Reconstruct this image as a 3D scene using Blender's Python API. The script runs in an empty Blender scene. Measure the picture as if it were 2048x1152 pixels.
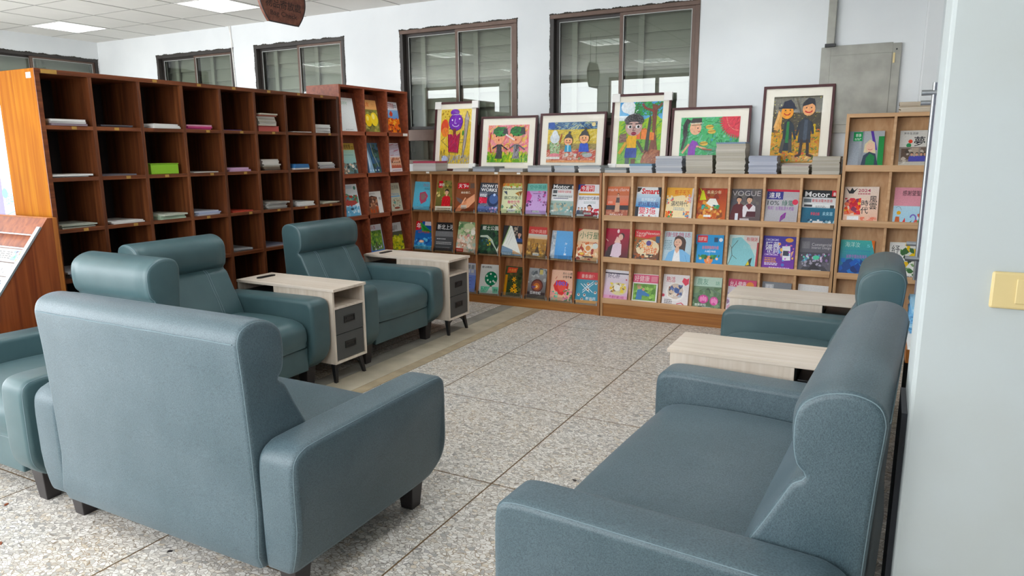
import bpy, bmesh, math, random
from math import radians, sin, cos, pi
from mathutils import Vector, Matrix

SC = bpy.context.scene
COL = SC.collection
R = random.Random(7)

# ------------------------------------------------------------------ camera
cam_d = bpy.data.cameras.new('camera')
cam_d.sensor_width = 36.0
cam_d.lens = 36.0 * 1404.2 / 2048.0
cam_d.clip_start = 0.02
cam = bpy.data.objects.new('camera', cam_d)
COL.objects.link(cam)
PITCH, YAW, ROLL, CAM_H = 0.19238, 0.48609, -0.006607, 1.42
_f0 = Vector((-sin(YAW), cos(YAW), 0)); _r0 = Vector((cos(YAW), sin(YAW), 0)); _u0 = Vector((0, 0, 1))
_fw = cos(PITCH) * _f0 - sin(PITCH) * _u0
_u = cos(PITCH) * _u0 + sin(PITCH) * _f0
_r = cos(ROLL) * _r0 + sin(ROLL) * _u
_u2 = -sin(ROLL) * _r0 + cos(ROLL) * _u
cam.matrix_world = Matrix(((_r.x, _u2.x, -_fw.x, 0), (_r.y, _u2.y, -_fw.y, 0), (_r.z, _u2.z, -_fw.z, CAM_H), (0, 0, 0, 1)))
SC.camera = cam

# ------------------------------------------------------------------ world, exposure
WORLD_STRENGTH = 6.5
PANEL_STRENGTH = 14.0
SC.view_settings.view_transform = 'Standard'
SC.view_settings.look = 'None'
SC.view_settings.gamma = 1.0
SC.view_settings.use_curve_mapping = False
SC.view_settings.exposure = 0.38
wd = bpy.data.worlds.new('sky'); SC.world = wd; wd.use_nodes = True
_bg = wd.node_tree.nodes['Background']
_bg.inputs['Color'].default_value = (0.94, 0.97, 1.0, 1)
_bg.inputs['Strength'].default_value = WORLD_STRENGTH

# daylight portals at the openings of the glazed front and side
def portal(loc, rot, sx, sy):
    l = bpy.data.lights.new('window_portal', 'AREA'); l.shape = 'RECTANGLE'; l.size = sx; l.size_y = sy
    l.cycles.is_portal = True
    o = bpy.data.objects.new('window_portal', l); COL.objects.link(o)
    o.location = loc; o.rotation_euler = rot
    return o

# ------------------------------------------------------------------ colour helpers
def lin(c):
    return c / 12.92 if c <= 0.04045 else ((c + 0.055) / 1.055) ** 2.4
def hx(s):
    s = s.lstrip('#')
    if len(s) == 3: s = ''.join(a + a for a in s)
    return tuple(lin(int(s[i:i + 2], 16) / 255) for i in (0, 2, 4)) + (1.0,)

def viv(c, k=1.1):
    l = 0.2126 * c[0] + 0.7152 * c[1] + 0.0722 * c[2]
    return tuple(min(1.0, max(0.0, l + (x - l) * k)) for x in c[:3]) + (1.0,)
# ------------------------------------------------------------------ materials
MATS = {}
def newmat(name):
    m = bpy.data.materials.new(name); m.use_nodes = True
    nt = m.node_tree; b = nt.nodes['Principled BSDF']
    MATS[name] = m
    return m, nt, b
def N(nt, t, **kw):
    n = nt.nodes.new(t)
    for k, v in kw.items(): setattr(n, k, v)
    return n
def ramp(nt, stops):
    r = N(nt, 'ShaderNodeValToRGB'); e = r.color_ramp.elements
    while len(e) < len(stops): e.new(0.5)
    for i, (p, c) in enumerate(stops):
        e[i].position = p; e[i].color = hx(c) if isinstance(c, str) else c
    return r
def plain(name, c, rough=0.6, var=0.06, scale=12, bump=0.0, metal=0.0, spec=0.5, bscale=None):
    m, nt, b = newmat(name)
    tc = N(nt, 'ShaderNodeTexCoord'); no = N(nt, 'ShaderNodeTexNoise'); no.inputs['Scale'].default_value = scale; no.inputs['Detail'].default_value = 4
    nt.links.new(tc.outputs['Object'], no.inputs['Vector'])
    base = hx(c)
    rp = ramp(nt, [(0.3, tuple(x * (1 - var) for x in base[:3]) + (1,)), (0.7, tuple(min(1, x * (1 + var)) for x in base[:3]) + (1,))])
    nt.links.new(no.outputs['Fac'], rp.inputs['Fac']); nt.links.new(rp.outputs['Color'], b.inputs['Base Color'])
    b.inputs['Roughness'].default_value = rough; b.inputs['Metallic'].default_value = metal
    b.inputs['Specular IOR Level'].default_value = spec
    if bump:
        n2 = N(nt, 'ShaderNodeTexNoise'); n2.inputs['Scale'].default_value = bscale or scale * 8; n2.inputs['Detail'].default_value = 3
        nt.links.new(tc.outputs['Object'], n2.inputs['Vector'])
        bp = N(nt, 'ShaderNodeBump'); bp.inputs['Strength'].default_value = bump; bp.inputs['Distance'].default_value = 0.004
        nt.links.new(n2.outputs['Fac'], bp.inputs['Height']); nt.links.new(bp.outputs['Normal'], b.inputs['Normal'])
    return m
def wood(name, dark, mid, light, along='z', rough=0.45, scale=1.0, spec=0.4):
    m, nt, b = newmat(name)
    tc = N(nt, 'ShaderNodeTexCoord'); mp = N(nt, 'ShaderNodeMapping')
    s = {'x': (0.9, 22, 22), 'y': (22, 0.9, 22), 'z': (22, 22, 0.9)}[along]
    mp.inputs['Scale'].default_value = tuple(a * scale for a in s)
    nt.links.new(tc.outputs['Object'], mp.inputs['Vector'])
    n1 = N(nt, 'ShaderNodeTexNoise'); n1.inputs['Scale'].default_value = 1.6; n1.inputs['Detail'].default_value = 5; n1.inputs['Distortion'].default_value = 0.6
    nt.links.new(mp.outputs['Vector'], n1.inputs['Vector'])
    rp = ramp(nt, [(0.28, dark), (0.5, mid), (0.74, light)])
    nt.links.new(n1.outputs['Fac'], rp.inputs['Fac'])
    n2 = N(nt, 'ShaderNodeTexNoise'); n2.inputs['Scale'].default_value = 2.2
    nt.links.new(tc.outputs['Object'], n2.inputs['Vector'])
    mx = N(nt, 'ShaderNodeMixRGB', blend_type='MULTIPLY'); mx.inputs['Fac'].default_value = 0.35
    r2 = ramp(nt, [(0.35, (0.62, 0.6, 0.58, 1)), (0.65, (1, 1, 1, 1))]); nt.links.new(n2.outputs['Fac'], r2.inputs['Fac'])
    nt.links.new(rp.outputs['Color'], mx.inputs['Color1']); nt.links.new(r2.outputs['Color'], mx.inputs['Color2'])
    nt.links.new(mx.outputs['Color'], b.inputs['Base Color'])
    b.inputs['Roughness'].default_value = rough; b.inputs['Specular IOR Level'].default_value = spec
    return m
def objcol(name, rough=0.5):
    m, nt, b = newmat(name)
    oi = N(nt, 'ShaderNodeObjectInfo'); no = N(nt, 'ShaderNodeTexNoise'); no.inputs['Scale'].default_value = 30
    mx = N(nt, 'ShaderNodeMixRGB', blend_type='MULTIPLY'); mx.inputs['Fac'].default_value = 0.25
    nt.links.new(oi.outputs['Color'], mx.inputs['Color1']); nt.links.new(no.outputs['Fac'], mx.inputs['Color2'])
    nt.links.new(mx.outputs['Color'], b.inputs['Base Color']); b.inputs['Roughness'].default_value = rough
    return m
def glass(name, base=0.06, tint=(1, 1, 1, 1), rough=0.0, power=4.0):
    m, nt, b = newmat(name); nt.nodes.remove(b)
    out = nt.nodes['Material Output']
    lw = N(nt, 'ShaderNodeLayerWeight'); lw.inputs['Blend'].default_value = 0.5
    pw = N(nt, 'ShaderNodeMath', operation='POWER'); pw.inputs[1].default_value = power
    ml = N(nt, 'ShaderNodeMath', operation='MULTIPLY_ADD'); ml.inputs[1].default_value = 0.8; ml.inputs[2].default_value = base
    ml.use_clamp = True
    nt.links.new(lw.outputs['Facing'], pw.inputs[0]); nt.links.new(pw.outputs[0], ml.inputs[0])
    tr = N(nt, 'ShaderNodeBsdfTransparent'); tr.inputs['Color'].default_value = tint
    gl = N(nt, 'ShaderNodeBsdfGlossy'); gl.inputs['Roughness'].default_value = rough; gl.inputs['Color'].default_value = (1, 1, 1, 1)
    mx = N(nt, 'ShaderNodeMixShader')
    nt.links.new(ml.outputs[0], mx.inputs['Fac']); nt.links.new(tr.outputs[0], mx.inputs[1]); nt.links.new(gl.outputs[0], mx.inputs[2])
    nt.links.new(mx.outputs[0], out.inputs['Surface'])
    return m
def emit(name, c, s):
    m, nt, b = newmat(name)
    b.inputs['Base Color'].default_value = c; b.inputs['Emission Color'].default_value = c; b.inputs['Emission Strength'].default_value = s
    return m

# painted plaster: faint blotches, scuffs
def plaster(name, c, c2, rough=0.75):
    m, nt, b = newmat(name)
    g = N(nt, 'ShaderNodeNewGeometry')
    n1 = N(nt, 'ShaderNodeTexNoise'); n1.inputs['Scale'].default_value = 1.3; n1.inputs['Detail'].default_value = 6
    nt.links.new(g.outputs['Position'], n1.inputs['Vector'])
    rp = ramp(nt, [(0.35, c2), (0.62, c)]); nt.links.new(n1.outputs['Fac'], rp.inputs['Fac'])
    nt.links.new(rp.outputs['Color'], b.inputs['Base Color']); b.inputs['Roughness'].default_value = rough
    n2 = N(nt, 'ShaderNodeTexNoise'); n2.inputs['Scale'].default_value = 53
    nt.links.new(g.outputs['Position'], n2.inputs['Vector'])
    bp = N(nt, 'ShaderNodeBump'); bp.inputs['Strength'].default_value = 0.08; bp.inputs['Distance'].default_value = 0.003
    nt.links.new(n2.outputs['Fac'], bp.inputs['Height']); nt.links.new(bp.outputs['Normal'], b.inputs['Normal'])
    return m
def terrazzo():
    m, nt, b = newmat('terrazzo')
    g = N(nt, 'ShaderNodeNewGeometry')
    nz = N(nt, 'ShaderNodeTexNoise'); nz.inputs['Scale'].default_value = 22; nz.inputs['Detail'].default_value = 1
    nt.links.new(g.outputs['Position'], nz.inputs['Vector'])
    ad = N(nt, 'ShaderNodeVectorMath', operation='MULTIPLY_ADD')
    ad.inputs[1].default_value = (0.03, 0.03, 0); nt.links.new(nz.outputs['Color'], ad.inputs[0]); nt.links.new(g.outputs['Position'], ad.inputs[2])
    mp = N(nt, 'ShaderNodeMapping'); mp.inputs['Scale'].default_value = (1, 1.5, 0.0); mp.inputs['Rotation'].default_value = (0, 0, 0.4)
    nt.links.new(ad.outputs[0], mp.inputs['Vector'])
    v1 = N(nt, 'ShaderNodeTexVoronoi', feature='F1'); v1.inputs['Scale'].default_value = 53
    v2 = N(nt, 'ShaderNodeTexVoronoi', feature='DISTANCE_TO_EDGE'); v2.inputs['Scale'].default_value = 53
    for v in (v1, v2): nt.links.new(mp.outputs['Vector'], v.inputs['Vector'])
    sp = N(nt, 'ShaderNodeSeparateColor'); nt.links.new(v1.outputs['Color'], sp.inputs['Color'])
    chips = ramp(nt, [(0.0, '9c9995'), (0.1, 'b8b3ac'), (0.28, 'd0cac1'), (0.55, 'ddd8d0'), (0.82, 'e8e4de'), (0.94, 'cdbfaa'), (1.0, 'b0aba8')])
    nt.links.new(sp.outputs['Red'], chips.inputs['Fac'])
    # large uneven tone of mortar
    nb = N(nt, 'ShaderNodeTexNoise'); nb.inputs['Scale'].default_value = 1.7; nb.inputs['Detail'].default_value = 3
    nt.links.new(g.outputs['Position'], nb.inputs['Vector'])
    mort = ramp(nt, [(0.35, '7d7c7b'), (0.55, '8d7d68'), (0.7, '9b825f')]); nt.links.new(nb.outputs['Fac'], mort.inputs['Fac'])
    msk = ramp(nt, [(0.02, (0, 0, 0, 1)), (0.075, (1, 1, 1, 1))]); nt.links.new(v2.outputs['Distance'], msk.inputs['Fac'])
    mx = N(nt, 'ShaderNodeMixRGB'); nt.links.new(msk.outputs['Color'], mx.inputs['Fac'])
    nt.links.new(mort.outputs['Color'], mx.inputs['Color1']); nt.links.new(chips.outputs['Color'], mx.inputs['Color2'])
    nt.links.new(mx.outputs['Color'], b.inputs['Base Color'])
    b.inputs['Roughness'].default_value = 0.34; b.inputs['Specular IOR Level'].default_value = 0.35
    return m
def leather(name, c1, c2, weave):
    m, nt, b = newmat(name)
    tc = N(nt, 'ShaderNodeTexCoord')
    no = N(nt, 'ShaderNodeTexNoise'); no.inputs['Scale'].default_value = 5; no.inputs['Detail'].default_value = 5
    nt.links.new(tc.outputs['Object'], no.inputs['Vector'])
    rp = ramp(nt, [(0.3, c1), (0.7, c2)]); nt.links.new(no.outputs['Fac'], rp.inputs['Fac'])
    hs = []
    for sc in ((220, 220, 900), (900, 900, 220)) if weave else ((260, 260, 260),):
        mp = N(nt, 'ShaderNodeMapping'); mp.inputs['Scale'].default_value = sc
        nt.links.new(tc.outputs['Object'], mp.inputs['Vector'])
        n = N(nt, 'ShaderNodeTexNoise'); n.inputs['Scale'].default_value = 1.0; n.inputs['Detail'].default_value = 2
        nt.links.new(mp.outputs['Vector'], n.inputs['Vector']); hs.append(n)
    if weave:
        av = N(nt, 'ShaderNodeMath', operation='ADD'); nt.links.new(hs[0].outputs['Fac'], av.inputs[0]); nt.links.new(hs[1].outputs['Fac'], av.inputs[1]); h = av.outputs[0]
        r2 = ramp(nt, [(0.41, (0.5, 0.53, 0.56, 1)), (0.57, (1.12, 1.12, 1.12, 1))])
        hf = N(nt, 'ShaderNodeMath', operation='MULTIPLY'); hf.inputs[1].default_value = 0.5; nt.links.new(h, hf.inputs[0]); nt.links.new(hf.outputs[0], r2.inputs['Fac'])
        mx = N(nt, 'ShaderNodeMixRGB', blend_type='MULTIPLY'); mx.inputs['Fac'].default_value = 0.95
        nt.links.new(rp.outputs['Color'], mx.inputs['Color1']); nt.links.new(r2.outputs['Color'], mx.inputs['Color2']); col = mx.outputs['Color']
    else:
        h = hs[0].outputs['Fac']; col = rp.outputs['Color']
    nt.links.new(col, b.inputs['Base Color'])
    bp = N(nt, 'ShaderNodeBump'); bp.inputs['Strength'].default_value = 0.22 if weave else 0.1; bp.inputs['Distance'].default_value = 0.0015
    nt.links.new(h, bp.inputs['Height']); nt.links.new(bp.outputs['Normal'], b.inputs['Normal'])
    b.inputs['Roughness'].default_value = 0.41 if weave else 0.40
    b.inputs['Specular IOR Level'].default_value = 0.5
    b.inputs['Sheen Weight'].default_value = 0.12 if weave else 0.04
    b.inputs['Sheen Roughness'].default_value = 0.4
    b.inputs['Sheen Tint'].default_value = (0.75, 0.87, 1, 1)
    return m
def printmat():
    m, nt, b = newmat('print')
    a = N(nt, 'ShaderNodeAttribute', attribute_name='ink')
    tc = N(nt, 'ShaderNodeTexCoord'); n = N(nt, 'ShaderNodeTexNoise'); n.inputs['Scale'].default_value = 110; n.inputs['Detail'].default_value = 3
    nt.links.new(tc.outputs['Object'], n.inputs['Vector'])
    r = ramp(nt, [(0.35, (0.55, 0.55, 0.55, 1)), (0.62, (1, 1, 1, 1))]); nt.links.new(n.outputs['Fac'], r.inputs['Fac'])
    mx = N(nt, 'ShaderNodeMixRGB', blend_type='MULTIPLY'); mx.inputs['Fac'].default_value = 0.22
    nt.links.new(a.outputs['Color'], mx.inputs['Color1']); nt.links.new(r.outputs['Color'], mx.inputs['Color2'])
    nt.links.new(mx.outputs['Color'], b.inputs['Base Color']); b.inputs['Roughness'].default_value = 0.38; b.inputs['Specular IOR Level'].default_value = 0.3
    return m
def paintmat():
    m, nt, b = newmat('crayon_paint')
    a = N(nt, 'ShaderNodeAttribute', attribute_name='ink')
    tc = N(nt, 'ShaderNodeTexCoord'); mp = N(nt, 'ShaderNodeMapping'); mp.inputs['Scale'].default_value = (40, 1, 26); mp.inputs['Rotation'].default_value = (0, 0.6, 0)
    nt.links.new(tc.outputs['Object'], mp.inputs['Vector'])
    n = N(nt, 'ShaderNodeTexNoise'); n.inputs['Scale'].default_value = 1.5; n.inputs['Detail'].default_value = 4; nt.links.new(mp.outputs['Vector'], n.inputs['Vector'])
    r = ramp(nt, [(0.32, (0.72, 0.72, 0.72, 1)), (0.6, (1, 1, 1, 1))]); nt.links.new(n.outputs['Fac'], r.inputs['Fac'])
    mx = N(nt, 'ShaderNodeMixRGB', blend_type='MULTIPLY'); mx.inputs['Fac'].default_value = 0.8
    nt.links.new(a.outputs['Color'], mx.inputs['Color1']); nt.links.new(r.outputs['Color'], mx.inputs['Color2'])
    nt.links.new(mx.outputs['Color'], b.inputs['Base Color']); b.inputs['Roughness'].default_value = 0.6
    return m

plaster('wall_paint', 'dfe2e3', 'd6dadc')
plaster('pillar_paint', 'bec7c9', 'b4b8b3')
plain('ceiling_board', 'dcdbd6', 0.9, 0.03, 3)
plain('ceiling_bar', 'a9a8a3', 0.7, 0.03)
terrazzo()
plain('joint_brown', '6b5233', 0.6, 0.2, 9)
plain('cement_grey', '8e8a80', 0.7, 0.18, 7, bump=0.2)
plain('cement_beige', 'b3a994', 0.65, 0.14, 7, bump=0.2)
plain('cement_tan', 'a8977a', 0.6, 0.16, 9, bump=0.2)
plain('window_bronze', '5d4a40', 0.4, 0.12, 14, metal=0.3)
plain('window_dark', '2f2a27', 0.5, 0.15, 14)
plain('gasket_grey', 'a8aaa6', 0.5, 0.05)
plain('mortar_black', '35322c', 0.9, 0.35, 30, bump=0.4)
plain('louver_olive', '86867c', 0.6, 0.06, 4)
plain('light_block_dark', '55574f', 0.8, 0.1, 3)
plain('metal_box_grey', '9c9b92', 0.5, 0.2, 7, bump=0.15, bscale=30)
plain('chrome', 'd0d2d4', 0.16, 0.02, metal=1.0)
plain('steel_soft', 'b8bcbe', 0.35, 0.04, metal=0.8)
plain('black_metal', '1b1c1e', 0.4, 0.1)
plain('black_plastic', '131415', 0.45, 0.1)
plain('drawer_charcoal', '4a4c4b', 0.5, 0.05, bump=0.05)
plain('leg_dark', '2b2627', 0.4, 0.12)
plain('switch_cream', 'd9c48d', 0.35, 0.03)
plain('white_plastic', 'eceae6', 0.45, 0.03)
plain('frame_mahogany', '4a2326', 0.3, 0.2, 20)
plain('mat_cream', 'eee8da', 0.8, 0.02)
plain('pages_white', 'dcd8d2', 0.8, 0.08, 60)
plain('thread', '70848b', 0.7, 0.1)
plain('tape_yellow', 'a8803a', 0.5, 0.15)
plain('tape_white', 'e8e6e0', 0.5, 0.05)
plain('dark_board', '2e3138', 0.5, 0.1)
plain('reflection_lavender', '9da1b4', 0.5, 0.06)
wood('sign_wood', '5a342a', '7a4a3a', '8d5c46', 'y', 0.5)
wood('dark_wood', '2c1812', '4a2819', '683a23', 'z', 0.4)
wood('divider_wood', '4a2614', '66371d', '7e4a28', 'z', 0.4)
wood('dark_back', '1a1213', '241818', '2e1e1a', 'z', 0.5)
wood('dark_wood_edge', '4e2613', '6b381c', '854a27', 'y', 0.4)
wood('end_wood', '8e4c04', 'a05e08', 'ad7012', 'z', 0.7, spec=0.08)
wood('red_wood', '57281a', '6f3722', '86482d', 'z', 0.38)
wood('red_wood_edge', '743722', '8a442a', '9c5536', 'y', 0.38)
wood('orange_wood', '8a5430', 'a2683d', 'b37a4a', 'z', 0.45)
wood('orange_edge', '8d6a46', 'a17d56', 'b08d66', 'x', 0.45)
wood('plinth_wood', '99602e', 'b07438', 'c08646', 'x', 0.4)
wood('oak_board', 'b68b61', 'c59b70', 'd0a981', 'z', 0.5)
wood('oak_edge', 'bd9167', 'cda276', 'd8b188', 'x', 0.45)
wood('rack_wood', '6d3119', '87431f', '9c562c', 'z', 0.35)
wood('rack_edge', '9a5a26', 'b06a2c', 'bf7c3a', 'z', 0.4)
wood('pale_ash', 'd6c6b4', 'e2d4c4', 'eaded2', 'x', 0.5)
wood('pale_ash_v', 'd0c0ae', 'dccebe', 'e6dacd', 'z', 0.5)
leather('leather', '3d575b', '476165', False)
leather('woven_leather', '4a5e65', '576970', True)
glass('window_glass', 0.055, (0.90, 0.93, 0.90, 1))
glass('picture_glass', 0.02)
glass('acrylic', 0.10, (0.93, 0.95, 0.95, 1))
glass('door_glass', 0.10, (0.88, 0.93, 0.93, 1))
objcol('paper_cover', 0.45)
printmat(); paintmat()
emit('light_diffuser', (0.93, 0.97, 1.0, 1), PANEL_STRENGTH)
M = MATS

# ------------------------------------------------------------------ mesh builder
class MB:
    def __init__(s): s.v = []; s.f = []; s.c = []; s.m = []
    def quad(s, pts, c=None, mi=0):
        n = len(s.v); s.v += [tuple(p) for p in pts]; s.f.append(tuple(range(n, n + len(pts)))); s.c.append(c); s.m.append(mi); return s
    def box(s, x0, x1, y0, y1, z0, z1, c=None, mi=0):
        n = len(s.v)
        s.v += [(x0, y0, z0), (x1, y0, z0), (x1, y1, z0), (x0, y1, z0), (x0, y0, z1), (x1, y0, z1), (x1, y1, z1), (x0, y1, z1)]
        for f in ((0, 3, 2, 1), (4, 5, 6, 7), (0, 1, 5, 4), (1, 2, 6, 5), (2, 3, 7, 6), (3, 0, 4, 7)):
            s.f.append(tuple(n + i for i in f)); s.c.append(c); s.m.append(mi)
        return s
    def hexa(s, b, t):
        n = len(s.v); s.v += [tuple(p) for p in b] + [tuple(p) for p in t]
        for f in ((0, 3, 2, 1), (4, 5, 6, 7), (0, 1, 5, 4), (1, 2, 6, 5), (2, 3, 7, 6), (3, 0, 4, 7)):
            s.f.append(tuple(n + i for i in f)); s.c.append(None); s.m.append(0)
        return s
    def prism(s, poly, d0, d1, plane='xz'):
        """poly: 2-d outline (counter-clockwise); d0..d1 along the third axis"""
        def P(a, b, d): return {'xz': (a, d, b), 'xy': (a, b, d), 'yz': (d, a, b)}[plane]
        n = len(s.v); k = len(poly)
        s.v += [P(a, b, d0) for a, b in poly] + [P(a, b, d1) for a, b in poly]
        s.f.append(tuple(range(n, n + k))); s.f.append(tuple(range(n + 2 * k - 1, n + k - 1, -1)))
        for i in range(k):
            j = (i + 1) % k; s.f.append((n + i, n + k + i, n + k + j, n + j))
        s.c += [None] * (k + 2); s.m += [0] * (k + 2)
        return s
    def tube(s, pts, r, n=6, closed=False):
        pts = [Vector(p) for p in pts]; base = len(s.v); k = len(pts)
        prev = None
        for i, p in enumerate(pts):
            a = pts[(i - 1) % k] if (closed or i > 0) else p
            b = pts[(i + 1) % k] if (closed or i < k - 1) else p
            t = (b - a).normalized()
            ref = prev if prev else (Vector((0, 0, 1)) if abs(t.z) < 0.9 else Vector((1, 0, 0)))
            u = (ref - t * ref.dot(t)).normalized(); w = t.cross(u); prev = u
            for j in range(n):
                q = p + r * (cos(2 * pi * j / n) * u + sin(2 * pi * j / n) * w); s.v.append(tuple(q))
        for i in range(k if closed else k - 1):
            for j in range(n):
                a = base + i * n + j; b = base + i * n + (j + 1) % n
                c = base + ((i + 1) % k) * n + (j + 1) % n; d = base + ((i + 1) % k) * n + j
                s.f.append((a, b, c, d)); s.c.append(None); s.m.append(0)
        if not closed:
            s.f.append(tuple(base + j for j in range(n - 1, -1, -1))); s.f.append(tuple(base + (k - 1) * n + j for j in range(n)))
            s.c += [None, None]; s.m += [0, 0]
        return s
    def mesh(s, name, mats, smooth=None):
        me = bpy.data.meshes.new(name); me.from_pydata(s.v, [], s.f)
        for m in (mats if isinstance(mats, (list, tuple)) else [mats]): me.materials.append(M[m])
        if any(s.m): me.polygons.foreach_set('material_index', s.m)
        if smooth is not None:
            bm = bmesh.new(); bm.from_mesh(me); bmesh.ops.recalc_face_normals(bm, faces=bm.faces); bm.to_mesh(me); bm.free()
            me.polygons.foreach_set('use_smooth', [True] * len(s.f)); me.set_sharp_from_angle(angle=radians(smooth))
        me.update(); return me
    def build(s, name, mats, parent=None, smooth=None, bevel=0, loc=None, rot=None):
        o = bpy.data.objects.new(name, s.mesh(name, mats, smooth)); COL.objects.link(o)
        if parent: o.parent = parent
        if bevel: addbevel(o, bevel)
        if loc: o.location = loc
        if rot: o.rotation_euler = rot
        return o
def addbevel(o, w, seg=2):
    b = o.modifiers.new('bevel', 'BEVEL'); b.width = w; b.segments = seg; b.limit_method = 'ANGLE'; b.angle_limit = radians(40)
def empty(name, loc=(0, 0, 0), rz=0.0):
    o = bpy.data.objects.new(name, None); COL.objects.link(o); o.location = loc; o.rotation_euler = (0, 0, rz); o.empty_display_size = 0.05
    return o
def tag(o, label, cat, group=None):
    o['label'] = label; o['category'] = cat
    if group: o['group'] = group
    return o
def struct(o, label=None):
    o['kind'] = 'structure'
    if label: o['label'] = label
    return o
def inst(mesh, name, parent=None, loc=(0, 0, 0), rot=(0, 0, 0)):
    o = bpy.data.objects.new(name, mesh); COL.objects.link(o); o.parent = parent; o.location = loc; o.rotation_euler = rot
    return o
def copy_tree(o, parent=None):
    c = o.copy(); COL.objects.link(c); c.parent = parent
    for ch in list(o.children): copy_tree(ch, c)
    return c
def spline(pts, per=4, closed=True):
    out = []; n = len(pts)
    for i in range(n if closed else n - 1):
        p0 = pts[(i - 1) % n] if closed or i > 0 else pts[i]
        p1 = pts[i]; p2 = pts[(i + 1) % n]
        p3 = pts[(i + 2) % n] if closed or i + 2 < n else p2
        for k in range(per):
            t = k / per
            out.append(tuple(0.5 * ((2 * b) + (-a + c) * t + (2 * a - 5 * b + 4 * c - d) * t * t + (-a + 3 * b - 3 * c + d) * t ** 3) for a, b, c, d in zip(p0, p1, p2, p3)))
    if not closed: out.append(tuple(pts[-1]))
    return out
def soft_extrude(mb, prof, y0, y1, r, seg=5, bulge=0.0):
    """closed outline (u,z) swept from y0 to y1 with rounded rims"""
    n = len(prof); area = sum(prof[i][0] * prof[(i + 1) % n][1] - prof[(i + 1) % n][0] * prof[i][1] for i in range(n))
    sg = 1 if area > 0 else -1
    nor = []
    for i in range(n):
        a = prof[i - 1]; b = prof[(i + 1) % n]; tx, tz = b[0] - a[0], b[1] - a[1]; l = math.hypot(tx, tz) or 1
        nor.append((-tz / l * sg, tx / l * sg))
    secs = []
    for k in range(seg + 1):
        a = pi / 2 * k / seg; secs.append((y0 + r * (1 - cos(a)), r * (1 - sin(a))))
    mid = []
    if bulge:
        for k in range(1, 6): mid.append((y0 + r + (y1 - y0 - 2 * r) * k / 6, -bulge * sin(pi * k / 6)))
    secs2 = [(y1 - (y - y0), i) for y, i in reversed(secs)]
    allsec = secs + mid + secs2
    base = len(mb.v)
    for y, ins in allsec:
        for (u, z), (nx, nz) in zip(prof, nor): mb.v.append((u + nx * ins, y, z + nz * ins))
    m = len(allsec)
    for s_ in range(m - 1):
        for i in range(n):
            j = (i + 1) % n
            f = (base + s_ * n + i, base + (s_ + 1) * n + i, base + (s_ + 1) * n + j, base + s_ * n + j)
            mb.f.append(f if sg > 0 else f[::-1]); mb.c.append(None); mb.m.append(0)
    c0 = tuple(base + i for i in range(n)); c1 = tuple(base + (m - 1) * n + i for i in range(n))
    mb.f.append(c0 if sg > 0 else c0[::-1]); mb.f.append(c1[::-1] if sg > 0 else c1)
    mb.c += [None, None]; mb.m += [0, 0]
    return mb

# ================================================================== SETTING
XW, XE, YS, YB, ZC = -9.3, 0.75, -0.9, 6.0, 2.85

def wall_holes(name, axis, d0, d1, a0, a1, z0, z1, holes, mat):
    A = sorted({a0, a1, *[h[0] for h in holes], *[h[1] for h in holes]}); Z = sorted({z0, z1, *[h[2] for h in holes], *[h[3] for h in holes]})
    mb = MB()
    for i in range(len(A) - 1):
        for j in range(len(Z) - 1):
            ca, cz = (A[i] + A[i + 1]) / 2, (Z[j] + Z[j + 1]) / 2
            if any(h[0] < ca < h[1] and h[2] < cz < h[3] for h in holes): continue
            if axis == 'y': mb.box(A[i], A[i + 1], d0, d1, Z[j], Z[j + 1])
            else: mb.box(d0, d1, A[i], A[i + 1], Z[j], Z[j + 1])
    return struct(mb.build(name, mat))

# ---- floor: terrazzo panels cast between divider strips
floor = struct(MB().box(XW, 2.4, YS, YB, -0.06, -0.0009).build('floor', 'joint_brown'))
xs = [-1.41 + 0.887 * k for k in range(-9, 6)]; ys = [5.166 - 0.9 * k for k in range(-1, 8)]
xs = sorted(max(XW, min(2.4, x)) for x in xs); ys = sorted(max(YS, min(YB, y)) for y in ys)
G = 0.0038
tile_cache = {}
def floor_tile(x0, x1, y0, y1):
    if x1 - x0 < 0.02 or y1 - y0 < 0.02: return
    k = (round(x1 - x0, 4), round(y1 - y0, 4))
    if k not in tile_cache:
        tile_cache[k] = MB().box(G, x1 - x0 - G, G, y1 - y0 - G, -0.02, 0).mesh('floor_tile', 'terrazzo')
    inst(tile_cache[k], 'floor_tile', floor, (x0, y0, 0))
BX0, BX1, BY0 = -3.10, -2.68, 2.464
for i in range(len(xs) - 1):
    for j in range(len(ys) - 1):
        x0, x1, y0, y1 = xs[i], xs[i + 1], ys[j], ys[j + 1]
        if x0 < BX0 < x1 and (y0 + y1) / 2 > BY0:
            floor_tile(x0, BX0, y0, y1); floor_tile(BX1, x1, y0, y1)
        else: floor_tile(x0, x1, y0, y1)
for a, b, m in ((BX0, -2.975, 'cement_grey'), (-2.975, -2.765, 'cement_beige'), (-2.765, BX1, 'cement_tan')):
    for y0, y1 in ((BY0, 4.1), (4.1, YB)):
        MB().box(a + 0.001, b - 0.001, y0 + 0.001, y1 - 0.001, -0.02, 0).build('floor_strip', m, floor)

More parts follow.
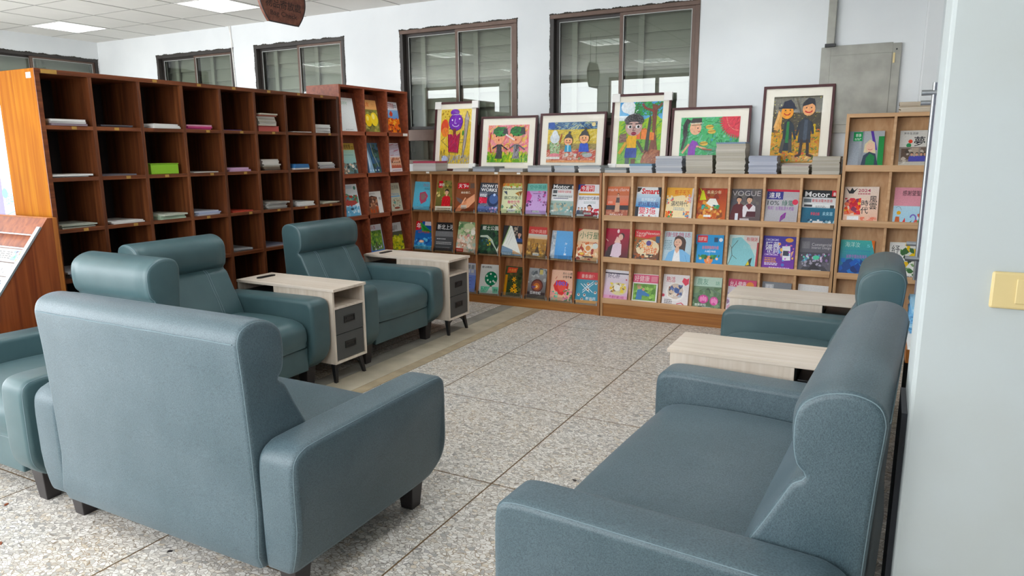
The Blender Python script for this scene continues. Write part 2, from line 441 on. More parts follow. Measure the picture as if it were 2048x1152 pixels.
# ---- walls
WZ0, WZ1 = 1.30, 2.605
BACKWIN = [(-8.14, -6.79), (-6.45, -5.14), (-4.42, -3.10), (-2.765, -1.437)]
wall_holes('wall_back', 'y', YB, 6.14, XW - 0.15, 2.4, 0, 3.0, [(a, b, WZ0, WZ1) for a, b in BACKWIN], 'wall_paint')
WESTOPEN = [(-0.5, 2.4, 0.05, 2.5)]
wall_holes('wall_left', 'x', XW - 0.15, XW, YS, YB, 0, 3.0, [(4.35, 5.98, WZ0, 2.63)] + WESTOPEN, 'wall_paint')
SOUTHOPEN = [(-9.0, -7.1, 0.5, 2.78), (-6.9, -5.0, 0.5, 2.78), (-4.8, -2.9, 0.5, 2.78), (-2.6, -0.7, 0.9, 2.78)]
wall_holes('wall_front', 'y', YS - 0.15, YS, XW - 0.15, 2.4, 0, 3.0, SOUTHOPEN, 'wall_paint')
struct(MB().box(2.25, 2.4, YS, 1.62, 0, 3.0).build('wall_right', 'wall_paint'))
struct(MB().box(XE, XE + 0.15, 1.86, YB, 0, 3.0).build('wall_side', 'wall_paint'))
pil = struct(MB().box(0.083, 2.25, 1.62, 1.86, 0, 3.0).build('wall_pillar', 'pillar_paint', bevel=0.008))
struct(MB().box(0.155, XE, 5.90, YB, 0, 3.0).build('wall_pilaster', 'wall_paint', bevel=0.01))
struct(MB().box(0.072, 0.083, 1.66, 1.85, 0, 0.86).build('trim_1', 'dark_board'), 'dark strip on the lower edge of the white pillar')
for a, b, c, d in SOUTHOPEN:
    portal(((a + b) / 2, YS - 0.08, (c + d) / 2), (radians(90), 0, 0), b - a, d - c)
for a, b, c, d in WESTOPEN:
    portal((XW - 0.08, (a + b) / 2, (c + d) / 2), (radians(90), 0, radians(-90)), b - a, d - c)
# mullions of the glazed front, seen again in the reflections of the back windows
n = 0
for a, b, c, d in SOUTHOPEN:
    mb = MB()
    for t in (0, 0.5, 1.0):
        x = a + (b - a) * t; mb.box(x - 0.03, x + 0.03, YS - 0.1, YS - 0.04, c, d)
    for z in (c + 0.03, 1.75, d - 0.03): mb.box(a, b, YS - 0.1, YS - 0.04, z - 0.03, z + 0.03)
    n += 1; struct(mb.build('window_%d' % (5 + n), 'window_bronze'))

# ---- ceiling: panels in a bar grid
ceil = struct(MB().box(XW - 0.15, 2.4, YS - 0.15, YB + 0.14, 2.96, 3.02).build('ceiling', 'ceiling_board'))
CX = [-8.13 + 0.62 * k for k in range(-2, 18)]; CY = [6.02 - 0.588 * k for k in range(0, 13)]
LIGHTX = (1, 5, 9, 13); LIGHTY = (1, 5, 9)
tile_me = MB().box(0.004, 0.616, 0.004, 0.584, 0, 0.012).mesh('ceiling_tile', 'ceiling_board')
lights_at = []
for i in range(len(CX) - 1):
    for j in range(len(CY) - 1):
        if i in LIGHTX and j in LIGHTY: lights_at.append((CX[i], CY[j + 1])); continue
        inst(tile_me, 'ceiling_tile', ceil, (CX[i], CY[j + 1], ZC + R.uniform(0, 0.002)))
for x in CX: MB().box(x - 0.009, x + 0.009, CY[-1], CY[0], ZC - 0.0015, ZC + 0.012).build('ceiling_bar', 'ceiling_bar', ceil)
for y in CY: MB().box(CX[0], CX[-1], y - 0.009, y + 0.009, ZC - 0.001, ZC + 0.0125).build('ceiling_bar', 'ceiling_bar', ceil)

# ---- windows of the back wall: bronze sliding sashes, grey louvers outside
slat_cache = {}
def window(num, x0, x1, z0, z1, rail=1.585, seed=1):
    rr = random.Random(seed)
    w = x1 - x0; xm = (x0 + x1) / 2
    root = empty('window_%d' % num, (x0, YB, z0)); struct(root)
    root['label'] = 'bronze framed sliding window with grey louvers behind'
    h = z1 - z0; rz = rail - z0
    fr = MB()
    fr.box(0, w, -0.008, 0.09, h - 0.035, h); fr.box(0.035, w - 0.035, -0.004, 0.09, 0, 0.04); fr.box(w - 0.035, w, -0.008, 0.09, 0, h - 0.035)
    fr.box(0.035, w - 0.035, -0.002, 0.09, rz - 0.055, rz + 0.055)
    fr.build('window_frame', 'window_dark' if num in (1, 2, 5) else 'window_bronze', root, bevel=0.003)
    MB().box(0, 0.035, -0.006, 0.09, 0, h - 0.035).build('jamb', 'window_dark', root)
    for k, (a, b, yy) in enumerate(((0.035, w / 2 + 0.02, 0.05), (w / 2 - 0.02, w - 0.035, 0.015))):
        s = MB(); t = 0.032; za, zb = rz + 0.055, h - 0.035
        s.box(a, a + t, yy, yy + 0.025, za, zb); s.box(b - t, b, yy, yy + 0.025, za, zb)
        s.box(a + t, b - t, yy, yy + 0.025, za, za + t); s.box(a + t, b - t, yy, yy + 0.025, zb - t * 0.7, zb)
        sa = s.build('sash', 'window_bronze' if k else 'window_dark', root)
        g = MB()
        for q in ((a + t, a + t + 0.006, za + t, zb - t * 0.7), (b - t - 0.006, b - t, za + t, zb - t * 0.7)): g.box(q[0], q[1], yy - 0.001, yy + 0.004, q[2], q[3])
        g.box(a + t + 0.006, b - t - 0.006, yy - 0.001, yy + 0.004, zb - t * 0.7 - 0.006, zb - t * 0.7)
        g.build('gasket', 'gasket_grey', sa)
        MB().box(a + t, b - t, yy + 0.010, yy + 0.014, za + t, zb - t * 0.7).build('pane', 'window_glass', sa)
    MB().box(0.035, w - 0.035, 0.03, 0.034, 0.04, rz - 0.055).build('pane', 'window_glass', root)
    # louvers
    if w not in slat_cache:
        slat_cache[w] = MB().hexa([(0, 0, 0), (w, 0, 0), (w, 0.012, 0), (0, 0.012, 0)], [(0, 0.035, 0.148), (w, 0.035, 0.148), (w, 0.047, 0.148), (0, 0.047, 0.148)]).mesh('louver_slat', 'louver_olive')
    nsl = int(h / 0.145)
    for i in range(nsl + 1): inst(slat_cache[w], 'louver_slat', root, (0, 0.17, i * 0.142 - 0.02))
    for q in (0.15, w * 0.58): MB().box(q, q + 0.05, 0.145, 0.165, 0, h).build('louver_post', 'louver_olive', root)
    # ragged mortar line at the reveal
    e = MB()
    def ragged(p, q, nx, nz, t0):
        k = 150; inner = []; outer = []
        for i in range(k + 1):
            f = i / k; px, pz = p[0] + (q[0] - p[0]) * f, p[1] + (q[1] - p[1]) * f
            t = t0 * (0.55 + 0.3 * sin(i * 0.31 + 2 * sin(i * 0.07)) + rr.uniform(-0.25, 0.3)); inner.append((px, pz)); outer.append((px + nx * t, pz + nz * t))
        for i in range(k):
            a, b, c, d = inner[i], inner[i + 1], outer[i + 1], outer[i]
            e.hexa([(a[0], -0.006, a[1]), (b[0], -0.006, b[1]), (c[0], -0.004, c[1]), (d[0], -0.004, d[1])], [(a[0], 0, a[1]), (b[0], 0, b[1]), (c[0], 0, c[1]), (d[0], 0, d[1])])
    ragged((-0.01, h), (w + 0.01, h), 0, 1, 0.014); ragged((0, 0), (0, h), -1, 0, 0.010)
    if num != 4: ragged((w, 0), (w, h), 1, 0, 0.006)
    e.build('mortar_edge', 'mortar_black', root)
    return root
for k, (a, b) in enumerate(BACKWIN): window(k + 1, a, b, WZ0, WZ1, seed=k)
# window of the far left wall, same kind, turned
w5 = window(5, 0, 1.63, WZ0, 2.63, seed=9)
w5.location = (XW, 4.35, WZ0); w5.rotation_euler = (0, 0, radians(90))
# added closed dark box, keeps sky light from leaking in behind the louvers
struct(MB().box(XW - 0.5, 1.0, 6.45, 6.5, 0.9, 3.0).build('light_block_rear', 'light_block_dark'))
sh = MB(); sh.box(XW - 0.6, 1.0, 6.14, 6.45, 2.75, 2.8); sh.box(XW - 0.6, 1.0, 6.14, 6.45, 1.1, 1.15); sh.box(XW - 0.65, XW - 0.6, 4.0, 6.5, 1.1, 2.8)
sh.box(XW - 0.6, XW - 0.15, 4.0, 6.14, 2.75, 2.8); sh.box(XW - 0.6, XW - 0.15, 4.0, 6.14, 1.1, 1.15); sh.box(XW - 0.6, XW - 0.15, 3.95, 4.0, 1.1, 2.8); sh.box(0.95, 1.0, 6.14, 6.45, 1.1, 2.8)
struct(sh.build('light_block_box', 'light_block_dark'))
# cable down the wall
mb = MB(); mb.tube([(-6.80, 5.993, 2.85), (-6.796, 5.993, 2.60), (-6.775, 5.993, 2.0), (-6.775, 5.993, 1.0)], 0.006); mb.tube([(-6.825, 5.993, 2.85), (-6.775, 5.993, 2.62)], 0.004)
tag(mb.build('wall_cable', 'white_plastic', smooth=50), 'thin white cable running down the wall beside the narrow far window', 'cable')

# ---- ceiling lights
def ceiling_light(x, y, label, group=None):
    root = empty('ceiling_light', (x + 0.31, y + 0.294, ZC)); tag(root, label, 'ceiling light', group)
    a, b = 0.298, 0.282
    f = MB(); t = 0.022
    f.box(-a, a, -b, -b + t, -0.003, 0.06); f.box(-a, a, b - t, b, -0.003, 0.06); f.box(-a, -a + t, -b + t, b - t, -0.003, 0.06); f.box(a - t, a, -b + t, b - t, -0.003, 0.06)
    f.build('frame', 'white_plastic', root)
    MB().box(-a + t, a - t, -b + t, b - t, 0.045, 0.05).build('diffuser', 'light_diffuser', root)
    for k in range(1, 4):
        q = -a + t + (2 * a - 2 * t) * k / 4; MB().box(q - 0.006, q + 0.006, -b + t, b - t, 0.002, 0.04).build('louver_blade', 'gasket_grey', root)
    for k in range(1, 8):
        q = -b + t + (2 * b - 2 * t) * k / 8; MB().box(-a + t, a - t, q - 0.002, q + 0.002, 0.006, 0.04).build('louver_blade', 'gasket_grey', root)
for (x, y) in lights_at:
    if y > 4 and x < -8: ceiling_light(x, y, 'square louvered ceiling light nearest the far left corner')
    elif y > 4 and -7 < x < -5: ceiling_light(x, y, 'square louvered ceiling light cut by the top edge left of the hanging sign')
    else: ceiling_light(x, y, 'square louvered ceiling light above the seating area, out of the picture', 'ceiling lights over the seating')

# ---- electrical box with conduit
root = empty('electrical_box', (-0.5, 6.0, 1.54)); tag(root, 'grey painted electrical panel box on the wall above the tall pale shelf', 'electrical box')
MB().box(0, 0.505, -0.018, 0, 0, 0.628).build('body', 'metal_box_grey', root, bevel=0.006)
MB().box(0.055, 0.465, -0.027, -0.018, 0.06, 0.565).build('door', 'metal_box_grey', root, bevel=0.003)
fl = MB(); fl.box(-0.012, 0.055, -0.024, -0.018, 0, 0.628); fl.box(0.465, 0.52, -0.024, -0.018, 0, 0.628); fl.box(0.055, 0.465, -0.024, -0.018, 0.565, 0.635); fl.box(0.055, 0.465, -0.024, -0.018, 0, 0.06)
fl.build('flange', 'metal_box_grey', root, bevel=0.002)
MB().box(0.47, 0.482, -0.032, -0.024, 0.49, 0.56).build('latch', 'switch_cream', root)
MB().tube([(0.49, -0.024, 0.585), (0.49, -0.03, 0.585)], 0.006, 8).build('screw', 'black_metal', root)
MB().box(0.02, 0.075, -0.05, 0, 0.628, 1.33).build('conduit', 'metal_box_grey', root, bevel=0.004)
MB().box(0.012, 0.083, -0.058, 0, 0.628, 0.65).build('conduit_collar', 'black_metal', root)

# ---- switch plate on the pillar
root = empty('switch_plate', (0.197, 1.62, 1.115)); tag(root, 'cream plastic switch plate on the white pillar', 'switch')
MB().box(0, 0.12, -0.009, 0, 0, 0.072).build('plate', 'switch_cream', root, bevel=0.005)
MB().box(0.04, 0.08, -0.012, -0.009, 0.012, 0.06).build('rocker', 'switch_cream', root, bevel=0.002)
# small blue notice at the frame edge on the pillar
tag(MB().box(0.262, 0.34, 1.616, 1.6199, 1.565, 1.60).build('notice', 'paper_cover'), 'small pale blue sticker high on the white pillar', 'sticker').color = hx('7fb9e0')

# ================================================================== SEATING
BACK = [(0.0, 0.115), (-0.006, 0.30), (-0.012, 0.50), (-0.022, 0.72), (-0.03, 0.83), (-0.03, 0.868), (-0.016, 0.90), (0.015, 0.917), (0.055, 0.921), (0.10, 0.910), (0.137, 0.884), (0.153, 0.845), (0.153, 0.78), (0.143, 0.737), (0.124, 0.713),
        (0.15, 0.692), (0.172, 0.65), (0.205, 0.585), (0.245, 0.51), (0.275, 0.44), (0.28, 0.36), (0.25, 0.27), (0.2, 0.14)]
ARM = [(0.022, 0.118), (0.004, 0.16), (0.0, 0.34), (0.0, 0.46), (0.012, 0.51), (0.05, 0.537), (0.12, 0.545), (0.45, 0.55), (0.70, 0.553), (0.785, 0.550), (0.820, 0.535), (0.836, 0.495), (0.838, 0.36), (0.836, 0.255), (0.822, 0.195), (0.785, 0.15), (0.72, 0.122), (0.40, 0.115), (0.12, 0.115)]
SEAT = [(0.18, 0.285), (0.18, 0.41), (0.24, 0.437), (0.45, 0.448), (0.66, 0.444), (0.755, 0.43), (0.80, 0.395), (0.812, 0.345), (0.802, 0.295), (0.77, 0.272), (0.45, 0.27)]
APRON = [(0.06, 0.125), (0.06, 0.268), (0.50, 0.27), (0.765, 0.27), (0.788, 0.262), (0.793, 0.20), (0.785, 0.135), (0.765, 0.122), (0.45, 0.12)]
_fr = spline(BACK[7:15], 4, False)
def head_pad(hw):
    """padded skin over the top and front of the backrest; its rim sinks into the back"""
    mb = MB(); n = len(_fr); ys = [(-hw + 0.02) + (2 * hw - 0.04) * k / 24 for k in range(25)]
    for y in ys:
        e = min(1.0, (hw - 0.02 - abs(y)) / 0.05); e = e * e * (3 - 2 * e)
        for i, (u, z) in enumerate(_fr):
            a = _fr[max(0, i - 1)]; b = _fr[min(n - 1, i + 1)]; tx, tz = b[0] - a[0], b[1] - a[1]; l = math.hypot(tx, tz)
            t = i / (n - 1); d = -0.002 + (0.010 * sin(pi * t ** 1.5)) * e
            mb.v.append((u - tz / l * d, y, z + tx / l * d))
    for k in range(24):
        for i in range(n - 1):
            mb.f.append((k * n + i, k * n + i + 1, (k + 1) * n + i + 1, (k + 1) * n + i)); mb.c.append(None); mb.m.append(0)
    return mb
def sofa(name, label, cat, group, W, mat, loc, rz, stitched=True):
    root = empty(name, loc, rz); tag(root, label, cat, group)
    aw = 0.158; hw = W / 2 - aw; th = 'thread'
    bk = soft_extrude(MB(), spline(BACK, 3), -hw, hw, 0.018, 4).build('backrest', mat, root, smooth=50)
    head_pad(hw).build('headrest', mat, root, smooth=60)
    st = MB()
    full = spline(BACK, 3)
    edge = [p for p in full[:len(BACK) * 3 - 8]]
    for sy in (-1, 1): st.tube([(u, sy * (hw - 0.006), z) for u, z in [(u + (0.0), z) for u, z in inset(edge, full, 0.006)]], 0.0017, 5)
    st.tube([(-0.0325, y, 0.862 + 0.0007 * sin(y * 30)) for y in [(-hw + 0.02) + (2 * hw - 0.04) * i / 40 for i in range(41)]], 0.0018, 5)
    if stitched:
        fr = [p for p in spline(BACK[14:20], 4, False)]
        for y in (-0.30, -0.27, 0.27, 0.30):
            y2 = y * hw / 0.5 * (0.86)
            st.tube([(u + 0.0008, y2, z) for u, z in fr], 0.002, 5)
    st.build('stitching', th, bk, smooth=60)
    soft_extrude(MB(), spline(SEAT, 3), -hw + 0.003, hw - 0.003, 0.035, 4, 0.006).build('seat_cushion', mat, root, smooth=60)
    MB().box(0.06, 0.79, -hw, hw, 0.122, 0.268).build('apron', mat, root, bevel=0.008)
    prof = spline(ARM, 3)
    for sy in (-1, 1):
        y0, y1 = (hw + 0.002, hw + aw) if sy > 0 else (-hw - aw, -hw - 0.002)
        am = soft_extrude(MB(), prof, y0, y1, 0.024, 5)
        am.v = [tuck(p, sy, hw, aw) for p in am.v]
        a = am.build('arm', mat, root, smooth=50)
        s2 = MB(); yo = sy * (hw + aw - 0.0075)
        s2.tube([tuck((u, yo, z), sy, hw, aw) for u, z in inset(prof, prof, 0.0075)], 0.0016, 5, closed=True)
        s2.build('stitching', th, a, smooth=60)
    for u in (0.055, 0.69):
        for sy in (-1, 1):
            y = sy * (hw + 0.045); t, b_ = 0.04, 0.028
            MB().hexa([(u + 0.035 - b_, y - b_, 0), (u + 0.035 + b_, y - b_, 0), (u + 0.035 + b_, y + b_, 0), (u + 0.035 - b_, y + b_, 0)],
                      [(u + 0.035 - t, y - t, 0.135), (u + 0.035 + t, y - t, 0.135), (u + 0.035 + t, y + t, 0.135), (u + 0.035 - t, y + t, 0.135)]).build('leg', 'leg_dark', root, bevel=0.003)
    return root
def tuck(p, sy, hw, aw):
    """the outer side of an arm draws in towards the floor"""
    x, y, z = p
    if z < 0.30:
        f = max(0, (abs(y) - hw) / aw); y -= sy * f * 0.045 * ((0.30 - z) / 0.185) ** 2
    return (x, y, z)
def inset(pts, prof, d):
    n = len(prof); area = sum(prof[i][0] * prof[(i + 1) % n][1] - prof[(i + 1) % n][0] * prof[i][1] for i in range(n)); sg = 1 if area > 0 else -1
    out = []
    for i in range(len(pts)):
        a = prof[i - 1]; b = prof[(i + 1) % n]; tx, tz = b[0] - a[0], b[1] - a[1]; l = math.hypot(tx, tz) or 1
        out.append((pts[i][0] - tz / l * sg * d * 0.98, pts[i][1] + tx / l * sg * d * 0.98))
    return out
GA = 'blue-grey armchairs'; GL = 'blue-grey loveseats'
sofa('armchair', 'teal grey leather armchair between the two side tables on the left', 'armchair', GA, 0.94, 'leather', (-3.785, 3.985, 0), 0)
sofa('armchair', 'teal grey leather armchair left of the nearest drawer side table, partly behind the loveseat', 'armchair', GA, 0.912, 'leather', (-3.785, 2.735, 0), 0)
sofa('armchair', 'teal grey leather armchair at the left edge facing the viewer beside the newspaper rack', 'armchair', GA, 0.93, 'leather', (-3.37, 2.243, 0), radians(-90))
sofa('loveseat', 'blue-grey woven loveseat in the foreground seen from behind', 'loveseat', GL, 1.37, 'woven_leather', (-2.18, 1.42, 0), radians(90), False)
sofa('loveseat', 'blue-grey woven loveseat at the lower right beside the white pillar', 'loveseat', GL, 1.38, 'woven_leather', (0.046, 2.09, 0), radians(180 - 3.2), False)
sofa('armchair', 'teal grey leather armchair on the right between two pale side tables', 'armchair', GA, 0.93, 'leather', (0.083, 3.615, 0), radians(180))

# ---- side tables with drawers
def side_table(label, loc, rz):
    root = empty('side_table', loc, rz); tag(root, label, 'side table', 'pale wood side tables with charcoal drawers')
    W = 0.15
    MB().box(0, 0.835, -W - 0.003, W + 0.003, 0.582, 0.60).build('tabletop', 'pale_ash', root, bevel=0.002)
    for sy in (-1, 1): MB().box(0.33, 0.822, min(sy * W, sy * (W - 0.016)), max(sy * W, sy * (W - 0.016)), 0.122, 0.582).build('side_panel', 'pale_ash_v', root, bevel=0.001)
    MB().box(0.005, 0.021, -W, W, 0.122, 0.582).build('end_panel', 'pale_ash_v', root, bevel=0.001)
    MB().box(0.021, 0.822, -W + 0.016, W - 0.016, 0.122, 0.138).build('bottom_panel', 'pale_ash', root, bevel=0.001)
    MB().box(0.33, 0.822, -W + 0.016, W - 0.016, 0.468, 0.484).build('shelf', 'pale_ash', root, bevel=0.001)
    MB().box(0.33, 0.346, -W + 0.016, W - 0.016, 0.138, 0.582).build('partition', 'pale_ash_v', root)
    MB().box(0.324, 0.33, -W + 0.02, W - 0.02, 0.14, 0.58).build('lining', 'black_plastic', root)
    MB().box(0.03, 0.32, -0.125, 0.125, 0.47, 0.53).build('cable_tray', 'black_plastic', root, bevel=0.003)
    for z0, z1 in ((0.307, 0.464), (0.142, 0.303)):
        d = MB().box(0.36, 0.816, -W + 0.02, W - 0.02, z0, z1).build('drawer', 'drawer_charcoal', root, bevel=0.001)
        zc = (z0 + z1) / 2 + 0.005; h = MB()
        h.box(0.816, 0.821, -0.05, 0.05, zc - 0.022, zc - 0.014); h.box(0.816, 0.821, -0.05, 0.05, zc + 0.014, zc + 0.022); h.box(0.816, 0.821, -0.05, -0.042, zc - 0.014, zc + 0.014); h.box(0.816, 0.821, 0.042, 0.05, zc - 0.014, zc + 0.014)
        h.box(0.816, 0.8175, -0.042, 0.042, zc - 0.014, zc + 0.014); h.box(0.8175, 0.82, -0.03, 0.034, zc + 0.001, zc + 0.012)
        h.build('handle', 'black_plastic', d)
    for sx in (0.05, 0.78):
        for sy in (-1, 1):
            o = 1 if sx > 0.4 else -1; y = sy * 0.115
            b = MB().hexa([(sx + o * 0.022 - 0.009, y + sy * 0.02 - 0.009, 0), (sx + o * 0.022 + 0.009, y + sy * 0.02 - 0.009, 0), (sx + o * 0.022 + 0.009, y + sy * 0.02 + 0.009, 0), (sx + o * 0.022 - 0.009, y + sy * 0.02 + 0.009, 0)],
                          [(sx - 0.014, y - 0.018, 0.118), (sx + 0.014, y - 0.018, 0.118), (sx + 0.014, y + 0.018, 0.118), (sx - 0.014, y + 0.018, 0.118)])
            b.hexa([(sx - 0.012, y - sy * 0.004, 0.075), (sx + 0.012, y - sy * 0.004, 0.075), (sx + 0.012, y + sy * 0.012, 0.075), (sx - 0.012, y + sy * 0.012, 0.075)],
                   [(sx - 0.012, y - sy * 0.075, 0.118), (sx + 0.012, y - sy * 0.075, 0.118), (sx + 0.012, y + sy * 0.018, 0.118), (sx - 0.012, y + sy * 0.018, 0.118)])
            b.box(sx - 0.02, sx + 0.02, min(y - sy * 0.085, y + sy * 0.025), max(y - sy * 0.085, y + sy * 0.025), 0.117, 0.122)
            b.build('leg', 'black_metal', root)
    p = [(cos(a) * 0.02 + 0.11, sin(a) * 0.02 + 0.055) for a in [pi * i / 8 for i in range(9)]] + [(cos(a) * 0.02 + 0.11, sin(a) * 0.02 - 0.055) for a in [pi + pi * i / 8 for i in range(9)]]
    MB().prism(p, 0.60, 0.606, 'xy').build('socket_cover', 'black_plastic', root)
    return root
side_table('pale side table with two charcoal drawers between the two left armchairs', (-3.75, 3.345, 0), 0)
side_table('pale side table with charcoal drawers in front of the orange-brown magazine shelf', (-3.745, 4.635, 0), 0)
side_table('pale side table top between the right loveseat and armchair', (0.075, 2.99, 0), radians(180))
side_table('pale side table behind the right armchair in front of the pale magazine shelf', (0.08, 4.25, 0), radians(180))

# ================================================================== SHELVES
# ---- dark pigeonhole bookcase, faces +X
DX, DY0, DY1, DZ = -4.10, 2.275, 4.68, 1.877
SHZ = [1.577, 1.290, 1.000, 0.712, 0.424, 0.13]       # top faces of the shelves, top to bottom
root = empty('pigeonhole_bookcase', (DX, DY0, 0)); tag(root, 'tall dark brown pigeonhole bookcase with rows of square cubbies', 'bookcase')
L = DY1 - DY0; D = 0.37; T = 0.022
MB().box(-D, 0, 0, 0.026, 0, DZ).build('end_panel', 'end_wood', root, bevel=0.002)
MB().box(-0.001, 0.003, 0.0, 0.026, 0, DZ).build('front_edge', 'dark_wood_edge', root)
MB().box(-D, 0, L - 0.026, L, 0, DZ).build('end_panel', 'dark_wood', root, bevel=0.002)
MB().box(-D, 0.002, 0.026, L - 0.026, DZ - 0.026, DZ).build('top_panel', 'dark_wood_edge', root, bevel=0.002)
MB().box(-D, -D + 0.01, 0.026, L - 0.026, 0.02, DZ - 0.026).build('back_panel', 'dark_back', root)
MB().box(-D + 0.03, -0.01, 0.026, L - 0.026, 0, SHZ[-1] - T).build('plinth', 'dark_wood', root)
pit = L / 8.0
for z in SHZ: MB().box(-D + 0.01, 0, 0.026, L - 0.026, z - T, z).build('shelf', 'dark_wood_edge', root, bevel=0.001)
for c in range(1, 8): MB().box(-D + 0.01, 0.001, c * pit - 0.011, c * pit + 0.011, SHZ[-1], DZ - 0.026).build('divider', 'divider_wood', root, bevel=0.001)
rr = random.Random(3)
MB().box(0.002, 0.0032, 0.035, 0.12, DZ - 0.024, DZ - 0.003).build('label_tape', 'tape_yellow', root)
for c in range(2, 8):
    y = c * pit + rr.uniform(0.08, 0.16); MB().box(0.002, 0.003, y, y + 0.03, DZ - 0.02, DZ - 0.004).build('label_tape', 'tape_yellow', root)
for z in SHZ[:4]:
    for c in range(8):
        if rr.random() < 0.6:
            y = c * pit + rr.uniform(0.1, 0.18); MB().box(0, 0.0012, y, y + 0.028, z - 0.019, z - 0.003).build('label_tape', 'tape_yellow', root)
MB().box(-0.075, -0.03, -0.0015, 0, DZ - 0.05, DZ - 0.02).build('sticker', 'tape_white', root)

# ---- red-brown display bookcase, faces +X
RX, RY0, RY1, RZ = -4.10, 4.69, 5.652, 1.98
RSH = [1.598, 1.235, 0.865, 0.485, 0.10]
root = empty('display_bookcase', (RX, RY0, 0)); tag(root, 'red-brown display bookcase in the corner with magazines leaning in its cubbies', 'bookcase')
L = RY1 - RY0; D = 0.36
for a, b in ((0, 0.02), (L - 0.02, L)): MB().box(-D, 0, a, b, 0, RZ).build('side_panel', 'red_wood_edge', root, bevel=0.001)
MB().box(-D, 0, 0.02, L - 0.02, RZ - 0.02, RZ).build('top_panel', 'red_wood_edge', root, bevel=0.001)
MB().box(-D, -D + 0.01, 0.02, L - 0.02, 0.02, RZ - 0.02).build('back_panel', 'red_wood', root)
for z in RSH: MB().box(-D + 0.01, 0, 0.02, L - 0.02, z - 0.034, z).build('shelf', 'red_wood_edge', root, bevel=0.001)
for c in (1, 2): MB().box(-D + 0.01, 0, c * L / 3 - 0.01, c * L / 3 + 0.01, RSH[-1], RZ - 0.02).build('divider', 'red_wood_edge', root, bevel=0.001)
for z in RSH:
    zt = min(z + 0.33, RZ - 0.03)
    for c in range(3):
        y0, y1 = max(0.02, c * L / 3 + 0.01), min(L - 0.02, (c + 1) * L / 3 - 0.01)
        MB().hexa([(-0.045, y0, z), (-0.045, y1, z), (-0.056, y1, z), (-0.056, y0, z)], [(-0.045 - 0.176 * (zt - z), y0, zt), (-0.045 - 0.176 * (zt - z), y1, zt), (-0.056 - 0.176 * (zt - z), y1, zt), (-0.056 - 0.176 * (zt - z), y0, zt)]).build('slanted_board', 'red_wood', root)
MB().box(0, 0.001, L - 0.09, L - 0.02, RSH[0] - 0.03, RSH[0] - 0.006).build('label_tape', 'tape_white', root)

# ---- display shelving along the back wall
FY = 5.656
def display_unit(name, label, x0, x1, ztop, cols, rowz, top_gap, mats, lip, depth, rails):
    """rowz: top face of each row's ledge, from the top row down"""
    edge, board, plinth = mats
    root = empty(name, (x0, FY, 0)); tag(root, label, 'display shelf')
    W = x1 - x0; T = 0.02
    for a in (0, W - T): MB().box(a, a + T, 0, depth, 0, ztop).build('side_panel', board, root, bevel=0.001)
    MB().box(T, W - T, 0, depth, ztop - 0.026, ztop).build('top_panel', edge, root, bevel=0.001)
    MB().box(T, W - T, depth - 0.01, depth, 0, ztop - 0.026).build('back_panel', board, root)
    zlow = rowz[-1] - lip
    MB().box(T, W - T, 0.012, 0.03, 0, zlow).build('plinth', plinth, root, bevel=0.001)
    p = W / cols
    for c in range(1, cols): MB().box(c * p - 0.009, c * p + 0.009, 0.002, depth - 0.01, zlow, ztop - 0.026).build('divider', edge if rails else board, root, bevel=0.001)
    tops = [ztop - 0.03] + [z - lip - 0.002 for z in rowz[:-1]]
    for z, zt in zip(rowz, tops):
        if rails: MB().box(T, W - T, -0.012, 0.004, z - lip, z).build('front_rail', edge, root, bevel=0.002)
        MB().box(T, W - T, 0.0, depth - 0.01, z - lip, z - lip + 0.014).build('shelf', edge, root, bevel=0.001)
        for c in range(cols):
            a, b = (T if c == 0 else c * p + 0.009), (W - T if c == cols - 1 else (c + 1) * p - 0.009)
            zb = z - lip + 0.014
            MB().hexa([(a, 0.024, zb), (b, 0.024, zb), (b, 0.035, zb), (a, 0.035, zb)], [(a, 0.024 + 0.258 * (zt - zb), zt), (b, 0.024 + 0.258 * (zt - zb), zt), (b, 0.035 + 0.258 * (zt - zb), zt), (a, 0.035 + 0.258 * (zt - zb), zt)]).build('slanted_board', board, root)
            if not rails:
                MB().box(a + 0.004, b - 0.004, -0.004, -0.001, z - lip + 0.002, z - lip + 0.05).build('acrylic_lip', 'acrylic', root)
                for q in (a + 0.003, b - 0.011): MB().box(q, q + 0.008, -0.006, 0.004, z - lip + 0.004, z - lip + 0.034).build('clip', 'steel_soft' if q > a + 0.01 else 'black_metal', root)
    return root, p
U1, P1 = display_unit('magazine_shelf', 'orange-brown magazine shelf with clear lips on the left half of the back wall', -4.112, -2.125, 1.235, 8, [0.866, 0.478, 0.098], 0.03, ('orange_edge', 'orange_wood', 'plinth_wood'), 0.016, 0.325, False)
U2, P2 = display_unit('magazine_shelf', 'pale oak magazine shelf of seven columns in the middle of the back wall', -2.118, -0.292, 1.237, 7, [0.883, 0.526, 0.165], 0.03, ('oak_edge', 'oak_board', 'plinth_wood'), 0.046, 0.325, True)
U3, P3 = display_unit('magazine_shelf', 'taller pale oak magazine shelf by the pillar at the right end', -0.285, 0.645, 1.665, 3, [1.307, 0.913, 0.524, 0.135], 0.03, ('oak_edge', 'oak_board', 'plinth_wood'), 0.046, 0.24, True)
for a in (0.20, 0.95, 1.18): MB().box(a, a + 0.035, -0.001, 0, 1.217, 1.233).build('label_tape', 'tape_white', U1)

